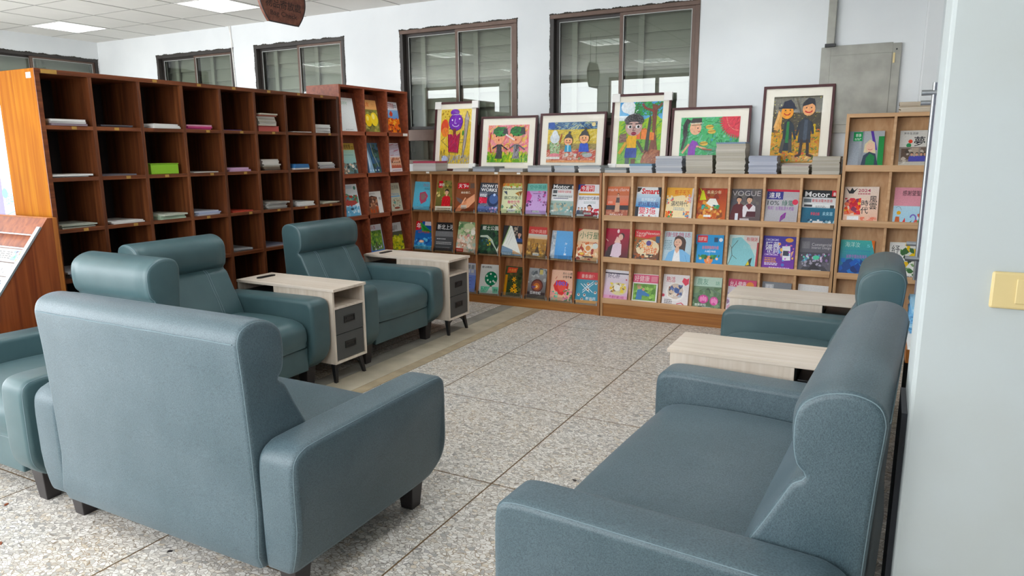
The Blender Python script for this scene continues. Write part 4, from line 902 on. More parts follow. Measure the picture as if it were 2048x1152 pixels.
def c_earth(c): c.r(0,0,1,1,'2f2826','c8762c').p([(0,.78),(.5,.74),(1,.86),(1,1),(0,1)],'d8343c').t(.04,.86,'YoungNewton',.1,'f3e0d8',.92,.0).t(.06,.79,'牛頓少年',.05,'f6d8c8',.34).r(.84,.62,.99,.82,'3c5a78').e(.55,.44,.46,'ebd8b4',.28).t(.2,.46,'全球',.18,'e8862c',.56,.04).t(.4,.28,'地球',.17,'d8622c',.54,.04).e(.58,.6,.1,'5a4a8a').sc(4,30,0,0,1,.26,.04,.1,['3a2a24','6a3c24','a85a2c','1f1a1a','7a4a2c']).r(.28,.04,.66,.1,'d8ccc0').sc(5,14,.02,.4,.3,.72,.03,.06,['7a6a4c','b0502c','4a6a5a'])
def c_woman(c): c.r(0,0,1,1,'a8c4d4','cfdfe6').t(.06,.84,'康健雜誌',.12,'b03a64',.88,.0).tl(3,.04,.7,.3,6,.05,'7fa0b0').e(.58,.66,.22,'4a342c',.2).p([(.4,.6),(.8,.7),(.78,.36),(.62,.42)],'4a342c').e(.52,.66,.14,'e8bda4',.13).p([(.04,.0),(.2,.36),(.44,.48),(.7,.46),(.98,.3),(1,0)],'7fb6e0').p([(.34,.0),(.42,.44),(.58,.44),(.66,0)],'f0f0f2').p([(.42,.44),(.5,.34),(.58,.44),(.56,.54),(.46,.54)],'e4b69c').arc(.48,.62,.05,.03,200,340,.015,'b8404a').e(.46,.68,.014,'2a1c1c').e(.57,.68,.014,'2a1c1c').p([(.38,.72),(.5,.8),(.66,.76),(.68,.84),(.5,.88),(.4,.82)],'4a342c').l([(.8,.3),(.92,.0)],.012,'5a90c0')
def c_orange(c): c.r(0,0,1,1,'1f8fd0','2a9ad8').r(.05,.76,.42,.98,'d8323c').t(.08,.82,'能雜誌',.1,'f4dcd8',.3,.02).r(.66,.78,.8,.92,'2a4a6a').e(.9,.85,.07,'e8eef4').t(.24,.56,'台灣果物再升級',.09,'e8705a',.6,.03).t(.34,.46,'大補好時機',.05,'e8f2f8',.4).e(.5,.22,.16,'e88a4a').t(.44,.18,'S',.09,'f6dcc0').sc(3,14,.12,.24,.9,.38,.05,.09,['2f7a3c','4a9a4a','1f5a30']).e(.2,.26,.05,'f0c8a0').e(.8,.26,.05,'f0c8a0').l([(.52,.0),(.52,.56)],.008,'bfe0f0').p([(0,0),(.05,0),(.05,.7),(0,.72)],'3a5a4a')
def c_bird(c): c.r(0,0,1,1,'b9d6d2','cfe2de').r(.5,.6,1,1,'d9d2ce').t(.58,.84,'有機誌',.1,'c04a4c',.38,.02).p([(.05,0),(.1,.9),(.4,.94),(.7,.72),(.9,.4),(.92,0)],'8cc8cf').l([(.02,.1),(.14,.4),(.1,.6),(.3,.84)],.018,'4a4a44').l([(.14,.4),(.3,.3)],.014,'4a4a44').l([(.12,.6),(.0,.74)],.014,'4a4a44').p([(.6,.1),(.72,.3),(.82,.36),(.78,.16),(.88,.0),(.74,.1)],'2f3a34').p([(.62,.12),(.7,.26),(.74,.14)],'d8c832').t(.5,.62,'台灣',.1,'a8d4d4',.24,-.004).p([(.93,0),(1,0),(1,.8),(.95,.8)],'a83038')
def c_phone(c): c.r(0,0,1,1,'7a2a9c','34309c').t(.08,.86,'OMGMGMS',.07,'c8c4ec',.4,.01).t(.1,.68,'隱藏',.14,'f0eef8',.44,.03).t(.1,.52,'籤詩',.14,'f0eef8',.44,.03).t(.08,.45,'OMGMGMA',.05,'e0c8f0',.42).tl(4,.1,.36,.46,3,.05,'e8a84a').tl(5,.1,.22,.5,2,.04,'f0e8f4').p([(.6,.72),(.84,.74),(.88,.34),(.64,.32)],'e8e8ee').r(.64,.46,.82,.6,'33384a').e(.8,.9,.12,'e0a04a',.06).e(.66,.2,.05,'4a6ac0').e(.52,.78,.04,'f0a060').sc(6,12,.5,.3,.96,.84,.03,.05,['e87aa0','5a9ae0','f0c05a','c05ad0']).tl(7,.25,.1,.9,2,.05,'e8d0f0').p([(.56,.5),(.62,.56),(.6,.4)],'e8b090').p([(.88,.56),(.96,.62),(.9,.42)],'e8b090')
def c_interior(c): c.r(0,0,1,1,'5c5a62','6a6872').t(.4,.78,'Commercial',.09,'d8d6da',.58,-.004).t(.4,.7,'Interior Design',.08,'d0ced4',.56,-.004).r(.1,.7,.34,.9,'7c7a80').t(.14,.72,'設計',.14,'8c8a90',.18).r(.05,.34,.95,.6,'4a4852').sc(3,40,.1,.32,.95,.58,.03,.06,['8a6aa0','c0a8c8','5a8ab0','7ad0c0','403c50','a89cb4','d8d0dc']).e(.55,.46,.1,'5fd0a8',.06).p([(0,0),(.3,.34),(.7,.34),(1,0)],'3f3d46').p([(.5,.3),(.3,.12),(.7,.12)],'2a2830').r(.42,.06,.72,.12,'bbb').sc(4,16,.05,.2,.95,.34,.03,.06,['7c788a','9c98a8','5a5664'])
def c_liver(c): c.r(0,0,1,1,'d6a4c8','e6e4ea').r(0,.88,1,.92,'4a4454').t(.12,.76,'好心肝',.12,'4a3a66',.5,.01).e(.6,.42,.36,'ded2a0',.2).sc(3,24,.25,.3,.9,.6,.05,.09,['e8d050','d8c8c0','f0ead8','8a6a4a','e4b83c']).e(.55,.45,.13,'f4efe6').r(0,0,1,.2,'e0a0c4').t(.26,.12,'養護肝臟23招',.07,'a83a74',.6,.02).tl(4,.15,.05,.85,1,.04,'c06a9a').e(.9,.72,.03,'c23a4a')
def c_health(c): c.r(0,0,1,1,'e8e6e2','efeeea').r(0,.72,1,.98,'d9567a').t(.05,.77,'好健康',.16,'f7dce0',.6,.0).r(.72,.76,.96,.94,'e4889c').r(.04,.14,.94,.68,'7cae4c','6a9a3c').sc(3,40,.06,.16,.92,.66,.05,.1,['8cc05a','5a8a34','a4cc6a','4a7a2c']).p([(.16,.16),(.2,.48),(.36,.5),(.7,.34),(.68,.28),(.4,.3),(.4,.16)],'3f7ab0').e(.26,.56,.07,'c89a7a').p([(.14,.58),(.38,.6),(.3,.66),(.2,.66)],'9a8a5c').e(.44,.5,.06,'c89a7a').t(.08,.04,'BEAUTY PARK',.06,'7a9a5c',.6)
def c_chili(c): c.r(0,0,1,1,'e9e3e4').t(.12,.78,'熱活',.14,'c03a4c',.34,.01).p([(.72,.8),(.78,.92),(.9,.88),(.98,.92),(.98,.74),(.86,.68)],'e0405c').e(.5,.48,.36,'f4f0ee').e(.5,.5,.3,'d4c4b8').sc(3,34,.24,.32,.76,.7,.05,.09,['4a5a8c','8a4a3c','d8c0a8','2f3a4c','b0b8c8','e8dcd0','6a7ab0']).e(.55,.52,.1,'3a5a9a').tl(4,.1,.22,.4,3,.05,'555').l([(.58,.12),(.75,.16),(.95,.03)],.03,'d04050').l([(.6,.08),(.8,.06),(.9,.0)],.03,'c0384c').e(.04,.36,.06,'b83048')
def c_lotus(c): c.r(0,0,1,1,'4a6a4c','7a9a7c').r(0,.72,1,1,'bcd8c8').t(.12,.78,'農友',.16,'4a8a72',.4,-.004).t(.78,.78,'誌',.1,'7aae98').sc(3,40,0,0,1,.7,.08,.16,['5a7a54','4c6a48','7f9a74','3a5640','688a6a']).arc(.5,.5,.3,.16,20,160,.012,'4a5a3c').l([(.4,.5),(.42,.4)],.012,'5a6a44').e(.38,.34,.18,'c83a8c',.13).e(.76,.3,.15,'d04a94',.13); [c.e(x,y,.045,'e88ac0',.08) for x,y in ((.3,.34),(.38,.36),(.46,.34),(.7,.3),(.78,.32),(.84,.28))]; c.t(.08,.14,'農業新知',.06,'e8f0e8',.4,.01); c.p([(.6,.0),(.9,.0),(.8,.1)],'2a3a2c')
def c_pinkhealth(c): c.r(0,0,1,1,'d9d0dc').r(0,.78,1,1,'c83a68').t(.06,.8,'台人健康',.13,'f0d8e0',.58,.01).e(.78,.84,.14,'e08a3c').sc(3,30,0,0,1,.76,.06,.12,['e4dce4','b8b0cc','d8a8b8','8a8ab8','f0ecf0','9a7a98'])
def c_grey(c): c.r(0,0,1,1,'8a8e94','7a7e86').r(.1,.8,.4,.94,'b0b4ba').t(.12,.82,'建築',.09,'e0e0e4',.24).sc(3,26,0,0,1,.75,.06,.14,['6a727c','9ca2a8','5a6470','b0b4b8'])
def c_white(c): c.r(0,0,1,1,'e2e2e4','ececec').t(.3,.7,'宗教與心靈改革',.07,'9aa0ae',.5,-.004).tl(3,.34,.6,.72,2,.05,'b0b4be').r(0,.0,1,.1,'c8ccd4')
def c_scarf(c): c.r(0,0,1,1,'7a8088','b4b8bc').r(.0,0,.3,1,'9aa0a8').r(.36,0,.42,1,'8a9098').r(.84,.1,1,.86,'2f8a4a').p([(.6,1),(.68,1),(.82,.5),(.74,.5)],'5a3a9c').r(.12,.74,.38,.98,'2c9a5a').t(.18,.86,'慈善',.07,'e4f4e8',.16,.01).tl(3,.16,.8,.34,2,.03,'d8f0e0').p([(.44,.44),(.46,.66),(.6,.78),(.74,.7),(.78,.42)],'d8c8a4').e(.62,.58,.12,'e4bca4',.13).arc(.62,.54,.06,.03,200,340,.015,'b85a5a').p([(.36,0),(.44,.36),(.6,.46),(.78,.4),(.9,.0)],'3a4456').p([(.5,0),(.52,.3),(.62,.42),(.76,.34),(.76,.0)],'2f7a4c').t(.04,.03,'她的力量',.07,'c83a3a',.44,.02)
def c_dream(c): c.r(0,0,1,1,'c9c4bc','d3d0ca').t(.1,.9,'海外生活誌',.05,'444',.4).t(.4,.62,'夢',.2,'23252c',.3,.01).e(.3,.72,.06,'d84a34').e(.26,.62,.07,'3a8a5a').r(0,.2,1,.58,'8a8078').r(.06,.26,.3,.54,'5a4a40').r(.34,.24,.54,.56,'a89888').r(.6,.22,.96,.56,'6a5c52').sc(3,12,.0,.2,1,.56,.03,.07,['4a4038','b8aca0','746a60']); [c.man(x,.4,.04,'222','c89a80','4a4a9c') for x in (.36,.5,.62,.72)]; c.r(0,0,1,.2,'bdb8ae').sc(4,10,0,0,1,.2,.05,.1,['cfcac0','a8a298'])
def c_flowers(c): c.r(0,0,1,1,'eab89c','f0e0d4').p([(.04,.98),(.16,.88),(.22,.98),(.28,.9),(.4,.98),(.26,.82),(.14,.82)],'26262c').t(.4,.86,'2024',.09,'b83a5c',.36,.01).tl(3,.4,.8,.76,1,.05,'c05a6a').t(.74,.6,'風',.15,'2a2428',.22,.01).t(.74,.42,'雲',.15,'2a2428',.22,.01).t(.52,.5,'時',.13,'2a2428',.2,.01).t(.5,.3,'代',.15,'2a2428',.22,.01).sc(4,46,.02,.26,.5,.7,.05,.1,['e8502c','f0903c','d83a4a','f4b84a','c82c3c','e87a5a','8a3a5c']).r(.12,.12,.46,.22,'eeeef0').sc(5,12,.5,.02,.98,.2,.06,.1,['e89a84','f0c4b0','e4846c'])
def c_picnic(c): c.r(0,0,1,.52,'a4cfe4','bcdcec').r(0,.52,1,1,'e09aa8').t(.22,.8,'感謝望聖',.11,'3a2a30',.5,.015).r(0,0,1,.08,'e8d85a').e(.16,.34,.06,'eab03c').arc(.14,.4,.08,.1,10,140,.012,'8a9aa0').p([(.06,.1),(.2,.1),(.18,.24),(.08,.24)],'c8683c').p([(.26,.08),(.36,.08),(.34,.22)],'d8403c').arc(.56,.2,.08,.1,-60,160,.04,'7a6ac0').p([(.42,.06),(.54,.16),(.48,.04)],'2f5a34').sc(3,10,.6,.06,.98,.36,.03,.07,['e8c84a','5aa060','d86a5a','e8e8ee'])
def c_ocean(c): c.r(0,0,1,1,'1a4fa0','4fb4ac').sc(3,30,0,0,1,.5,.08,.18,['1d5ab4','2a74c4','164488','3a94cc']).t(.14,.82,'海洋汝',.12,'c8ece4',.44,-.004).t(.78,.82,'51',.08,'7ad0d8',.18).tl(4,.14,.7,.9,1,.05,'3c90b0').t(.2,.52,'誠摯守護台灣海洋',.08,'b86ac8',.6,.0).e(.5,.22,.16,'0f2f6a',.1).p([(.44,.3),(.56,.4),(.66,.28),(.58,.14)],'12408c').p([(.9,1),(1,1),(1,.7)],'d8702c')
def c_script(c): c.r(0,0,1,1,'e6e6e2').t(.06,.7,'紓',.2,'2a2a2c',.24,-.004).t(.08,.46,'行',.2,'2a2a2c',.22,-.004).sc(3,40,.32,.2,.98,.98,.06,.12,['3f6a3c','5a8a4a','e8c83c','2f4a34','d8dcd0','7a9a6a']).e(.5,.44,.08,'e0b82c').tl(4,.1,.1,.9,2,.05,'888').sc(5,10,.7,.02,.98,.2,.04,.08,['3a6a3c','7aa060'])
def c_plainwhite(c): c.r(0,0,1,1,'dfe2e0','e9ebea').t(.22,.8,'慈月刊',.08,'5a9a70',.4,-.004).tl(2,.3,.04,.75,1,.035,'9aa09c')
def c_papaya(c): c.r(0,0,1,1,'8a7a3c','e0a468').r(0,.7,1,1,'e8ac70').t(.12,.8,'農友',.12,'d8682c',.4,.01).tl(2,.66,.86,.92,2,.05,'d89a5c').r(0,.0,1,.7,'7a7440').sc(3,40,0,0,1,.7,.06,.14,['8a8a44','5c5a2c','a89a5a','6a5a34','9aa05a']).e(.32,.36,.22,'e8c03c',.2).e(.72,.4,.24,'eccc4c',.22).e(.28,.42,.08,'f4dc7a',.08).e(.68,.48,.09,'f6e28a',.09)
def c_fire(c): c.r(0,0,1,1,'e2e2e6').t(.04,.8,'TIME國際線',.15,'a83a3c',.7,.02).tl(2,.7,.88,.96,2,.05,'555').r(0,.42,1,.74,'5a8ac0','88b0d8').p([(.3,.6),(.46,.72),(.58,.62),(.5,.52),(.36,.54)],'c8442c').r(0,0,1,.44,'d8692c').sc(3,50,0,0,1,.48,.05,.12,['e88a2c','c84a24','f0b04a','8a2c1c','e0602a','6a3424'])
def c_gold(c): c.r(0,0,1,1,'5a7a80','8ab0ae').r(0,.78,1,1,'b89a4a').t(.1,.82,'老樹有情',.13,'4a3420',.64,.01).tl(2,.8,.88,.98,3,.04,'7a5a2c').r(0,.34,1,.78,'8ab4b4','a8c4b0').sc(3,30,0,0,1,.36,.05,.12,['3a4a48','5a6a60','8a7a6a','c8b8a8','2a3a3c']).tl(4,.2,.6,.86,1,.04,'6a8a88').e(.7,.24,.1,'d8d0c4',.06)
def c_falls(c): c.r(0,0,1,1,'2a4a6a','4a6a84').sc(3,30,.4,.0,1,1,.06,.14,['2a4a44','3a5a4a','1f3a3c','46685c']).p([(.08,1),(.2,1),(.36,.5),(.5,0),(.14,0),(.16,.5)],'8ab0cc').p([(.12,.9),(.2,.8),(.3,.3),(.2,.1)],'c4d8e8').l([(.5,.98),(.6,.6),(.85,.2)],.03,'a8b8a4').p([(.4,.96),(.48,.96),(.56,.3),(.48,.3)],'1e5a8c'); [c.e(x,.08,.04,'c8e0f0') for x in (.24,.42,.6,.8)]
def c_people(c): c.r(0,0,1,1,'d8c8c4','e0dce4').r(0,0,.18,1,'e6e2ea').t(.02,.6,'青年',.12,'b04a7a',.14).r(.2,.56,1,.96,'c4bccc').st(2,14,.2,.56,1,.96,.4,8,.03,['a89ab4','d8d2dc','b8788a'],6).r(.2,0,1,.5,'d8a890').sc(3,26,.2,.3,1,.5,.04,.08,['c88a6a','e8c0a8','a8604c','b87a5c']); [c.man(x,.3,.055,'3a2a24','d8a486','b8604a') for x in (.32,.5,.68,.86)]; c.r(.2,.0,1,.12,'e4dcdc').tl(5,.24,.04,.9,1,.05,'8a6a8a')
def c_island(c): c.r(0,0,1,1,'d4e2ea','e2e8ea').t(.04,.84,'遊',.12,'4a8a7c',.14).r(.3,.86,.7,.96,'c4d4dc').e(.84,.88,.08,'5a8a7c').p([(0,.66),(.3,.72),(.6,.6),(.96,.62),(.96,.4),(0,.4)],'6a9a7c').sc(3,24,.0,.42,.92,.66,.06,.1,['4a7a5c','8ab090','b84a3c','a83c34','5a8a9c']).p([(.05,.36),(.5,.3),(.9,.4),(.8,.48),(.2,.5)],'a84a44').r(0,.0,.96,.3,'6aa8cc').sc(4,20,.0,.0,.96,.34,.06,.14,['8ac0dc','4a90b8','d4e4ec','a8d0e4']).e(.5,.22,.1,'2a4a60',.04)
def c_market(c): c.r(0,0,1,1,'e8e6e2').r(.02,.0,.7,.74,'8a5a44').sc(3,30,.02,.3,.7,.74,.05,.1,['6a4438','b8886a','4a342c','c8a088']).st(4,9,.04,.05,.68,.3,.16,90,.08,['d87a3c','c0602c','a84a2c'],6).t(.8,.6,'老街',.12,'2a2a2c',.16,.01).r(.1,.86,.6,.94,'d0ccc8').p([(.0,.74),(.35,.82),(.72,.74)],'5a3a34')
def c_map(c): c.r(0,0,1,1,'c8c4ae','d8d2bc').t(.08,.78,'台江河海',.12,'4a4a3c',.8,-.006).t(.14,.58,'Taijiang',.07,'4a8ac0',.7,.0).r(.1,.5,.9,.54,'7ab0d8').arc(.5,.34,.3,.1,0,300,.015,'6a8a5c').sc(3,20,.1,.14,.9,.44,.03,.07,['8a9a6c','b8b090','a87a5c','6a8a84']).e(.5,.1,.26,'8a4a34',.04).e(.36,.3,.08,'6a9a8c')
def c_bluetree(c): c.r(0,0,1,1,'4a7ac8','e4e4e6').r(.0,.0,1,.14,'5a84c8').r(0,.14,.14,.84,'6a94d4').r(.14,.14,.94,.8,'7a9a5c').t(.3,.86,'人生',.1,'c03a3c',.3,.01).sc(3,60,.16,.3,.92,.78,.05,.1,['5a8a3c','8aae4c','a4c45a','3a6a34','6a9a44']).sc(4,16,.2,.14,.92,.3,.04,.06,['e4e4ea','3a4a3c','9aa0b0','2a3a44']).r(.46,.2,.52,.4,'4a3a2c')
def c_field(c): c.r(0,0,1,1,'c8c41c','d4cc2c').r(0,.68,1,1,'dededc').t(.06,.76,'無論遠走',.14,'2a2a2a',.6,-.004).t(.12,.7,'都好',.07,'2a2a2a',.3,.0).r(0,.5,1,.68,'5a5a48').sc(3,60,0,0,1,.56,.06,.12,['d8d034','a8b02c','e4dc5a','8a9a2c','c0b82c','6a7a34'])

MAG = 'magazines on the back wall display shelves'
def fill(U, P, x0, rowz, lip, items, cols, y=0.005):
    q = random.Random(len(items))
    for (row, col, draw, label, *o) in items:
        k = o[0] if o else {}
        w, h = k.get('w', 0.214), k.get('h', 0.275)
        z = rowz[row] - lip + 0.0145
        magazine(draw, label, MAG, (x0 + (col + 0.5) * P + k.get('dx', 0) - 0.005, FY + y, z + 0.002), k.get('rz', 0), radians(14.2), radians(q.uniform(-1.2, 1.2)), w, h, sticker=(U is U2 and (row, col) in ((0, 1), (0, 2), (0, 4), (0, 6), (1, 0), (1, 1), (2, 3))) or (U is U1 and (row, col) in ((0, 4), (0, 5), (0, 7), (1, 5))))
fill(U1, P1, -4.112, [0.866, 0.478, 0.098], 0.016, [
 (0,0,c_skyblue,'sky blue magazine with a small dark pink map shape',{'w':0.205,'dx':-.005}),
 (0,1,c_redcoat,'magazine showing a dark-haired person in a red jacket with a red corner badge',{'w':0.19,'h':.29,'dx':.012}),
 (0,2,c_hands,'brown magazine showing clasped hands below a red title block'),
 (0,3,c_works,'dark grey science magazine with bold white title and a blue globe'),
 (0,4,c_butterfly,'pale yellow-green children magazine with butterflies'),
 (0,5,c_lilac,'lilac magazine with a teal title band and pink figures',{'w':0.205}),
 (0,6,c_motor1,'black and white car magazine on the orange-brown shelf',{'w':0.22}),
 (0,7,c_weekly,'white magazine with a red title block and a group of small heads at the bottom'),
 (1,0,c_sunsetsea,'blue sea magazine with a red and green top left corner'),
 (1,1,c_blackwhite,'black and grey magazine with white brush title'),
 (1,2,c_floral,'pale floral magazine in soft green and pink',{'h':.29}),
 (1,3,c_river,'dark green magazine with a pale winding road'),
 (1,4,c_curl,'magazine whose pale front page curls over a person in a blue suit',{'w':.215}),
 (1,5,c_desert,'magazine with a red title band above golden brown scenery',{'w':0.19}),
 (1,6,c_plainblue,'plain bright blue magazine with a grey strip along its left side',{'h':.25}),
 (1,7,c_food,'beige magazine covered with dishes of food under a green title'),
 (2,2,c_squares,'periwinkle blue leaflet with rows of pale squares',{'w':.19}),
 (2,3,c_tree,'white magazine with a round green dotted tree'),
 (2,4,c_lily2,'dark green magazine with a yellow-orange flower',{'w':.18}),
 (2,5,c_orb,'grey magazine with a glowing brown orb',{'w':.18}),
 (2,6,c_peach,'peach magazine with a big red heart shape'),
 (2,7,c_grid,'teal magazine with white crossing lines under a red band'),
], 8)
fill(U2, P2, -2.118, [0.883, 0.526, 0.165], 0.046, [
 (0,0,c_claire,'orange sunset fashion magazine with a standing figure',{'w':0.195}),
 (0,1,c_smart,'white and blue finance magazine with a big red English title',{'w':0.205}),
 (0,2,c_school,'yellow-orange magazine with a cream centre and small drawings',{'w':0.22}),
 (0,3,c_cartoon,'reddish brown comic style children magazine with a green shovel',{'w':0.225}),
 (0,4,c_vogue,'dark fashion magazine with two people in maroon and white jackets',{'w':0.23}),
 (0,5,c_feather,'silver grey magazine with a purple feather',{'w':0.235}),
 (0,6,c_motor2,'car magazine in black, white and teal on the pale oak shelf',{'w':0.235}),
 (1,0,c_crimson,'crimson magazine with a dancing figure in white',{'w':0.21}),
 (1,1,c_earth,'orange children science magazine with a red title band',{'w':0.22}),
 (1,2,c_woman,'pale magazine with a smiling person in a light blue shirt',{'w':0.232}),
 (1,3,c_orange,'bright blue magazine with orange fruit and green leaves',{'w':0.218,'h':.26}),
 (1,4,c_bird,'light teal magazine with a bending cover and a black-yellow bird',{'w':0.226,'h':.27}),
 (1,5,c_phone,'purple magazine with a white phone drawing',{'w':0.24}),
 (1,6,c_interior,'dark grey interior design magazine with white English title',{'w':0.232}),
 (2,0,c_liver,'pink and white magazine with a yellow dish picture',{'w':0.218}),
 (2,1,c_health,'magazine with a pink title band above a green field photo',{'w':0.218,'h':.26}),
 (2,2,c_chili,'white magazine with a round photo and red chilies',{'w':0.218}),
 (2,3,c_lotus,'mint topped magazine with two pink lotus buds',{'w':0.225}),
 (2,4,c_pinkhealth,'magazine with a deep pink band partly hidden behind the far side table'),
 (2,5,c_grey,'grey magazine peeking above the far side table'),
 (2,6,c_white,'plain white magazine peeking above the far side table at the right'),
], 7)
fill(U3, P3, -0.285, [1.307, 0.913, 0.524, 0.135], 0.046, [
 (0,0,c_scarf,'magazine with a person in a green scarf at the top of the tall pale shelf',{'w':0.225,'dx':-.01}),
 (0,1,c_dream,'pale magazine with one large black character above a building photo',{'w':0.22}),
 (0,2,c_white,'white booklet at the far right of the tall pale shelf'),
 (1,0,c_flowers,'pale pink magazine with orange flowers and black brush characters',{'w':0.225,'dx':-.01}),
 (1,1,c_picnic,'magazine with a pink upper half and pale blue lower half',{'w':0.225}),
 (2,0,c_ocean,'deep blue and turquoise ocean magazine',{'w':0.225,'dx':-.01}),
 (2,1,c_script,'white magazine with green leaves and black vertical script'),
], 3, 0.005)
RG = 'magazines in the red-brown bookcase'
for (row, col, draw, label, w, h) in [
 (0,0,c_plainwhite,'nearly blank white booklet in the top row of the red-brown bookcase',.2,.285),
 (0,1,c_papaya,'orange magazine with two big yellow fruits',.2,.285),
 (0,2,c_fire,'magazine of fiery orange below a blue sky and red title',.19,.285),
 (1,0,c_gold,'magazine with a golden title band above a pale teal scene',.17,.265),
 (1,1,c_falls,'dark blue magazine with a pale waterfall',.19,.27),
 (1,2,c_people,'pinkish white magazine with a row of people',.185,.27),
 (2,0,c_island,'white magazine with a watercolour of a red and green island',.2,.28),
 (2,1,c_market,'small squarish booklet with a brown old street photo',.2,.2),
 (2,2,c_map,'beige booklet with a blue line of lettering',.16,.265),
 (3,1,c_bluetree,'blue and white magazine with a leafy green tree photo',.2,.275),
 (3,2,c_field,'white topped magazine with a bright yellow-green field',.17,.265)]:
    z = RSH[row]; Lc = (RY1 - RY0) / 3
    magazine(draw, label, RG, (RX - 0.034, RY0 + (col + 0.5) * Lc - 0.01, z + 0.002), radians(90), radians(9.9), 0, w + 0.012, h)

# ================================================================== FRAMED CHILDREN'S PAINTINGS
def art1(c):
    c.r(0,0,1,1,'e8c84c','ecd060').st(1,40,0,0,1,1,.22,70,.03,['e0b83c','f0dc7a','e8b850','f4e494'])
    c.e(.14,.66,.13,'e2502c',.16).e(.16,.58,.12,'ec8a3c',.09).l([(.16,.48),(.04,.42)],.012,'3a3a3c').l([(.05,.42),(.28,.3)],.012,'4a4a4c')
    c.e(.5,.76,.23,'7a2ab4',.16).st(2,26,.3,.62,.7,.9,.12,30,.02,['6a1ea4','8c40c8','5a1a90']).e(.46,.94,.15,'7a2ab4',.06).l([(.36,.9),(.62,.9)],.02,'c8b4dc')
    c.arc(.5,.74,.12,.06,200,330,.018,'e8dcf4').l([(.48,.82),(.46,.74),(.52,.74)],.014,'e8dcf4').e(.38,.8,.025,'f0e6f8').e(.62,.82,.025,'f0e6f8').arc(.5,.76,.23,.16,0,360,.012,'4a2a5c',18)
    c.r(.42,.5,.52,.64,'7a3a34').p([(.26,.54),(.38,.54),(.44,.48),(.5,.56),(.56,.5),(.66,.58),(.62,.2),(.3,.22)],'b81e4c').st(3,46,.3,.22,.62,.54,.16,75,.025,['c8285c','a01440','d03a6a','8c2a6a','b03a4c'])
    c.l([(.26,.54),(.3,.21),(.62,.19),(.66,.58)],.012,'3a1a24').l([(.34,.2),(.32,.06)],.012,'3a3a3c').l([(.54,.2),(.5,.06)],.012,'3a3a3c').l([(.66,.44),(.8,.44)],.01,'4a4a3c').l([(.66,.38),(.78,.38)],.01,'4a4a3c')
    c.p([(.86,.96),(.9,.84),(.94,.86),(.86,.3),(.78,.1),(.76,.3),(.8,.6),(.8,.84)],'b4a8a4').l([(.86,.96),(.8,.82),(.8,.5),(.74,.1),(.8,.12),(.86,.4),(.94,.86),(.86,.96)],.012,'2a2a2c')
    c.st(5,60,0,0,1,.16,.14,80,.016,['8aa0c0','a8b4c8','6a84a8','c4ccd8','9aa49a']).e(.18,.08,.1,'b4c4e0',.07).l([(.02,.1),(.06,.24),(.1,.1),(.16,.26),(.2,.12)],.01,'4a4a4c').sc(6,8,.02,.84,.3,.98,.02,.04,['c89a2c','b08a24']).e(.76,.56,.03,'3a8a3c',.05).e(.32,.64,.02,'3a2a1c')
def art2(c):
    c.r(0,0,1,1,'ea8a8c','ee9ca4').st(1,110,0,.2,1,1,.16,60,.045,['f0a0b0','e8607c','f0c04c','f4b0a0','e87a8c','f0d060','ec8a5c'],50)
    c.r(0,0,1,.2,'7ab42c').st(2,120,0,0,1,.28,.12,85,.03,['6aa824','a4cc2c','e0d83c','3f8a2c','c8dc4c'],15)
    for x, dress, arm in ((.3,'3c3c3e','2c2c2e'),(.72,'8a868c','6a666c')):
        c.p([(x-.1,.1),(x-.06,.3),(x-.06,.48),(x+.05,.48),(x+.06,.3),(x+.08,.1)],dress).l([(x-.05,.46),(x-.16,.38)],.03,arm).l([(x+.05,.46),(x+.2,.34)],.03,arm)
        c.st(int(x*10),14,x-.07,.12,x+.07,.46,.14,88,.02,['2a2a2c','b4b0b8'] if x>.5 else ['4a4a4c','2c2c2e'])
        c.e(x-.02,.66,.15,'f0a884',.17).e(x+.02,.82,.17,'3f8a4c',.13).p([(x-.17,.76),(x-.05,.84),(x+.1,.8),(x+.17,.72),(x+.12,.92),(x-.05,.96),(x-.16,.88)],'3a8048').st(int(x*20),22,x-.15,.78,x+.17,.95,.1,20,.02,['2f6a3c','4aa058','3a4a3c','5a5a5c'])
        c.p([(x+.08,.76),(x+.2,.74),(x+.18,.9),(x+.1,.92)],'4a4a4c').e(x-.08,.7,.018,'2a2020').e(x+.04,.72,.018,'2a2020').e(x-.02,.6,.016,'b83a2c',.03).l([(x-.02,.7),(x-.03,.65)],.01,'b87a5c')
    c.l([(.46,.74),(.66,.6)],.035,'f4e4e0').arc(.48,.4,.08,.08,0,360,.012,'d8603c')
    c.l([(.08,.8),(.05,.5),(.1,.26)],.02,'b83a3c')
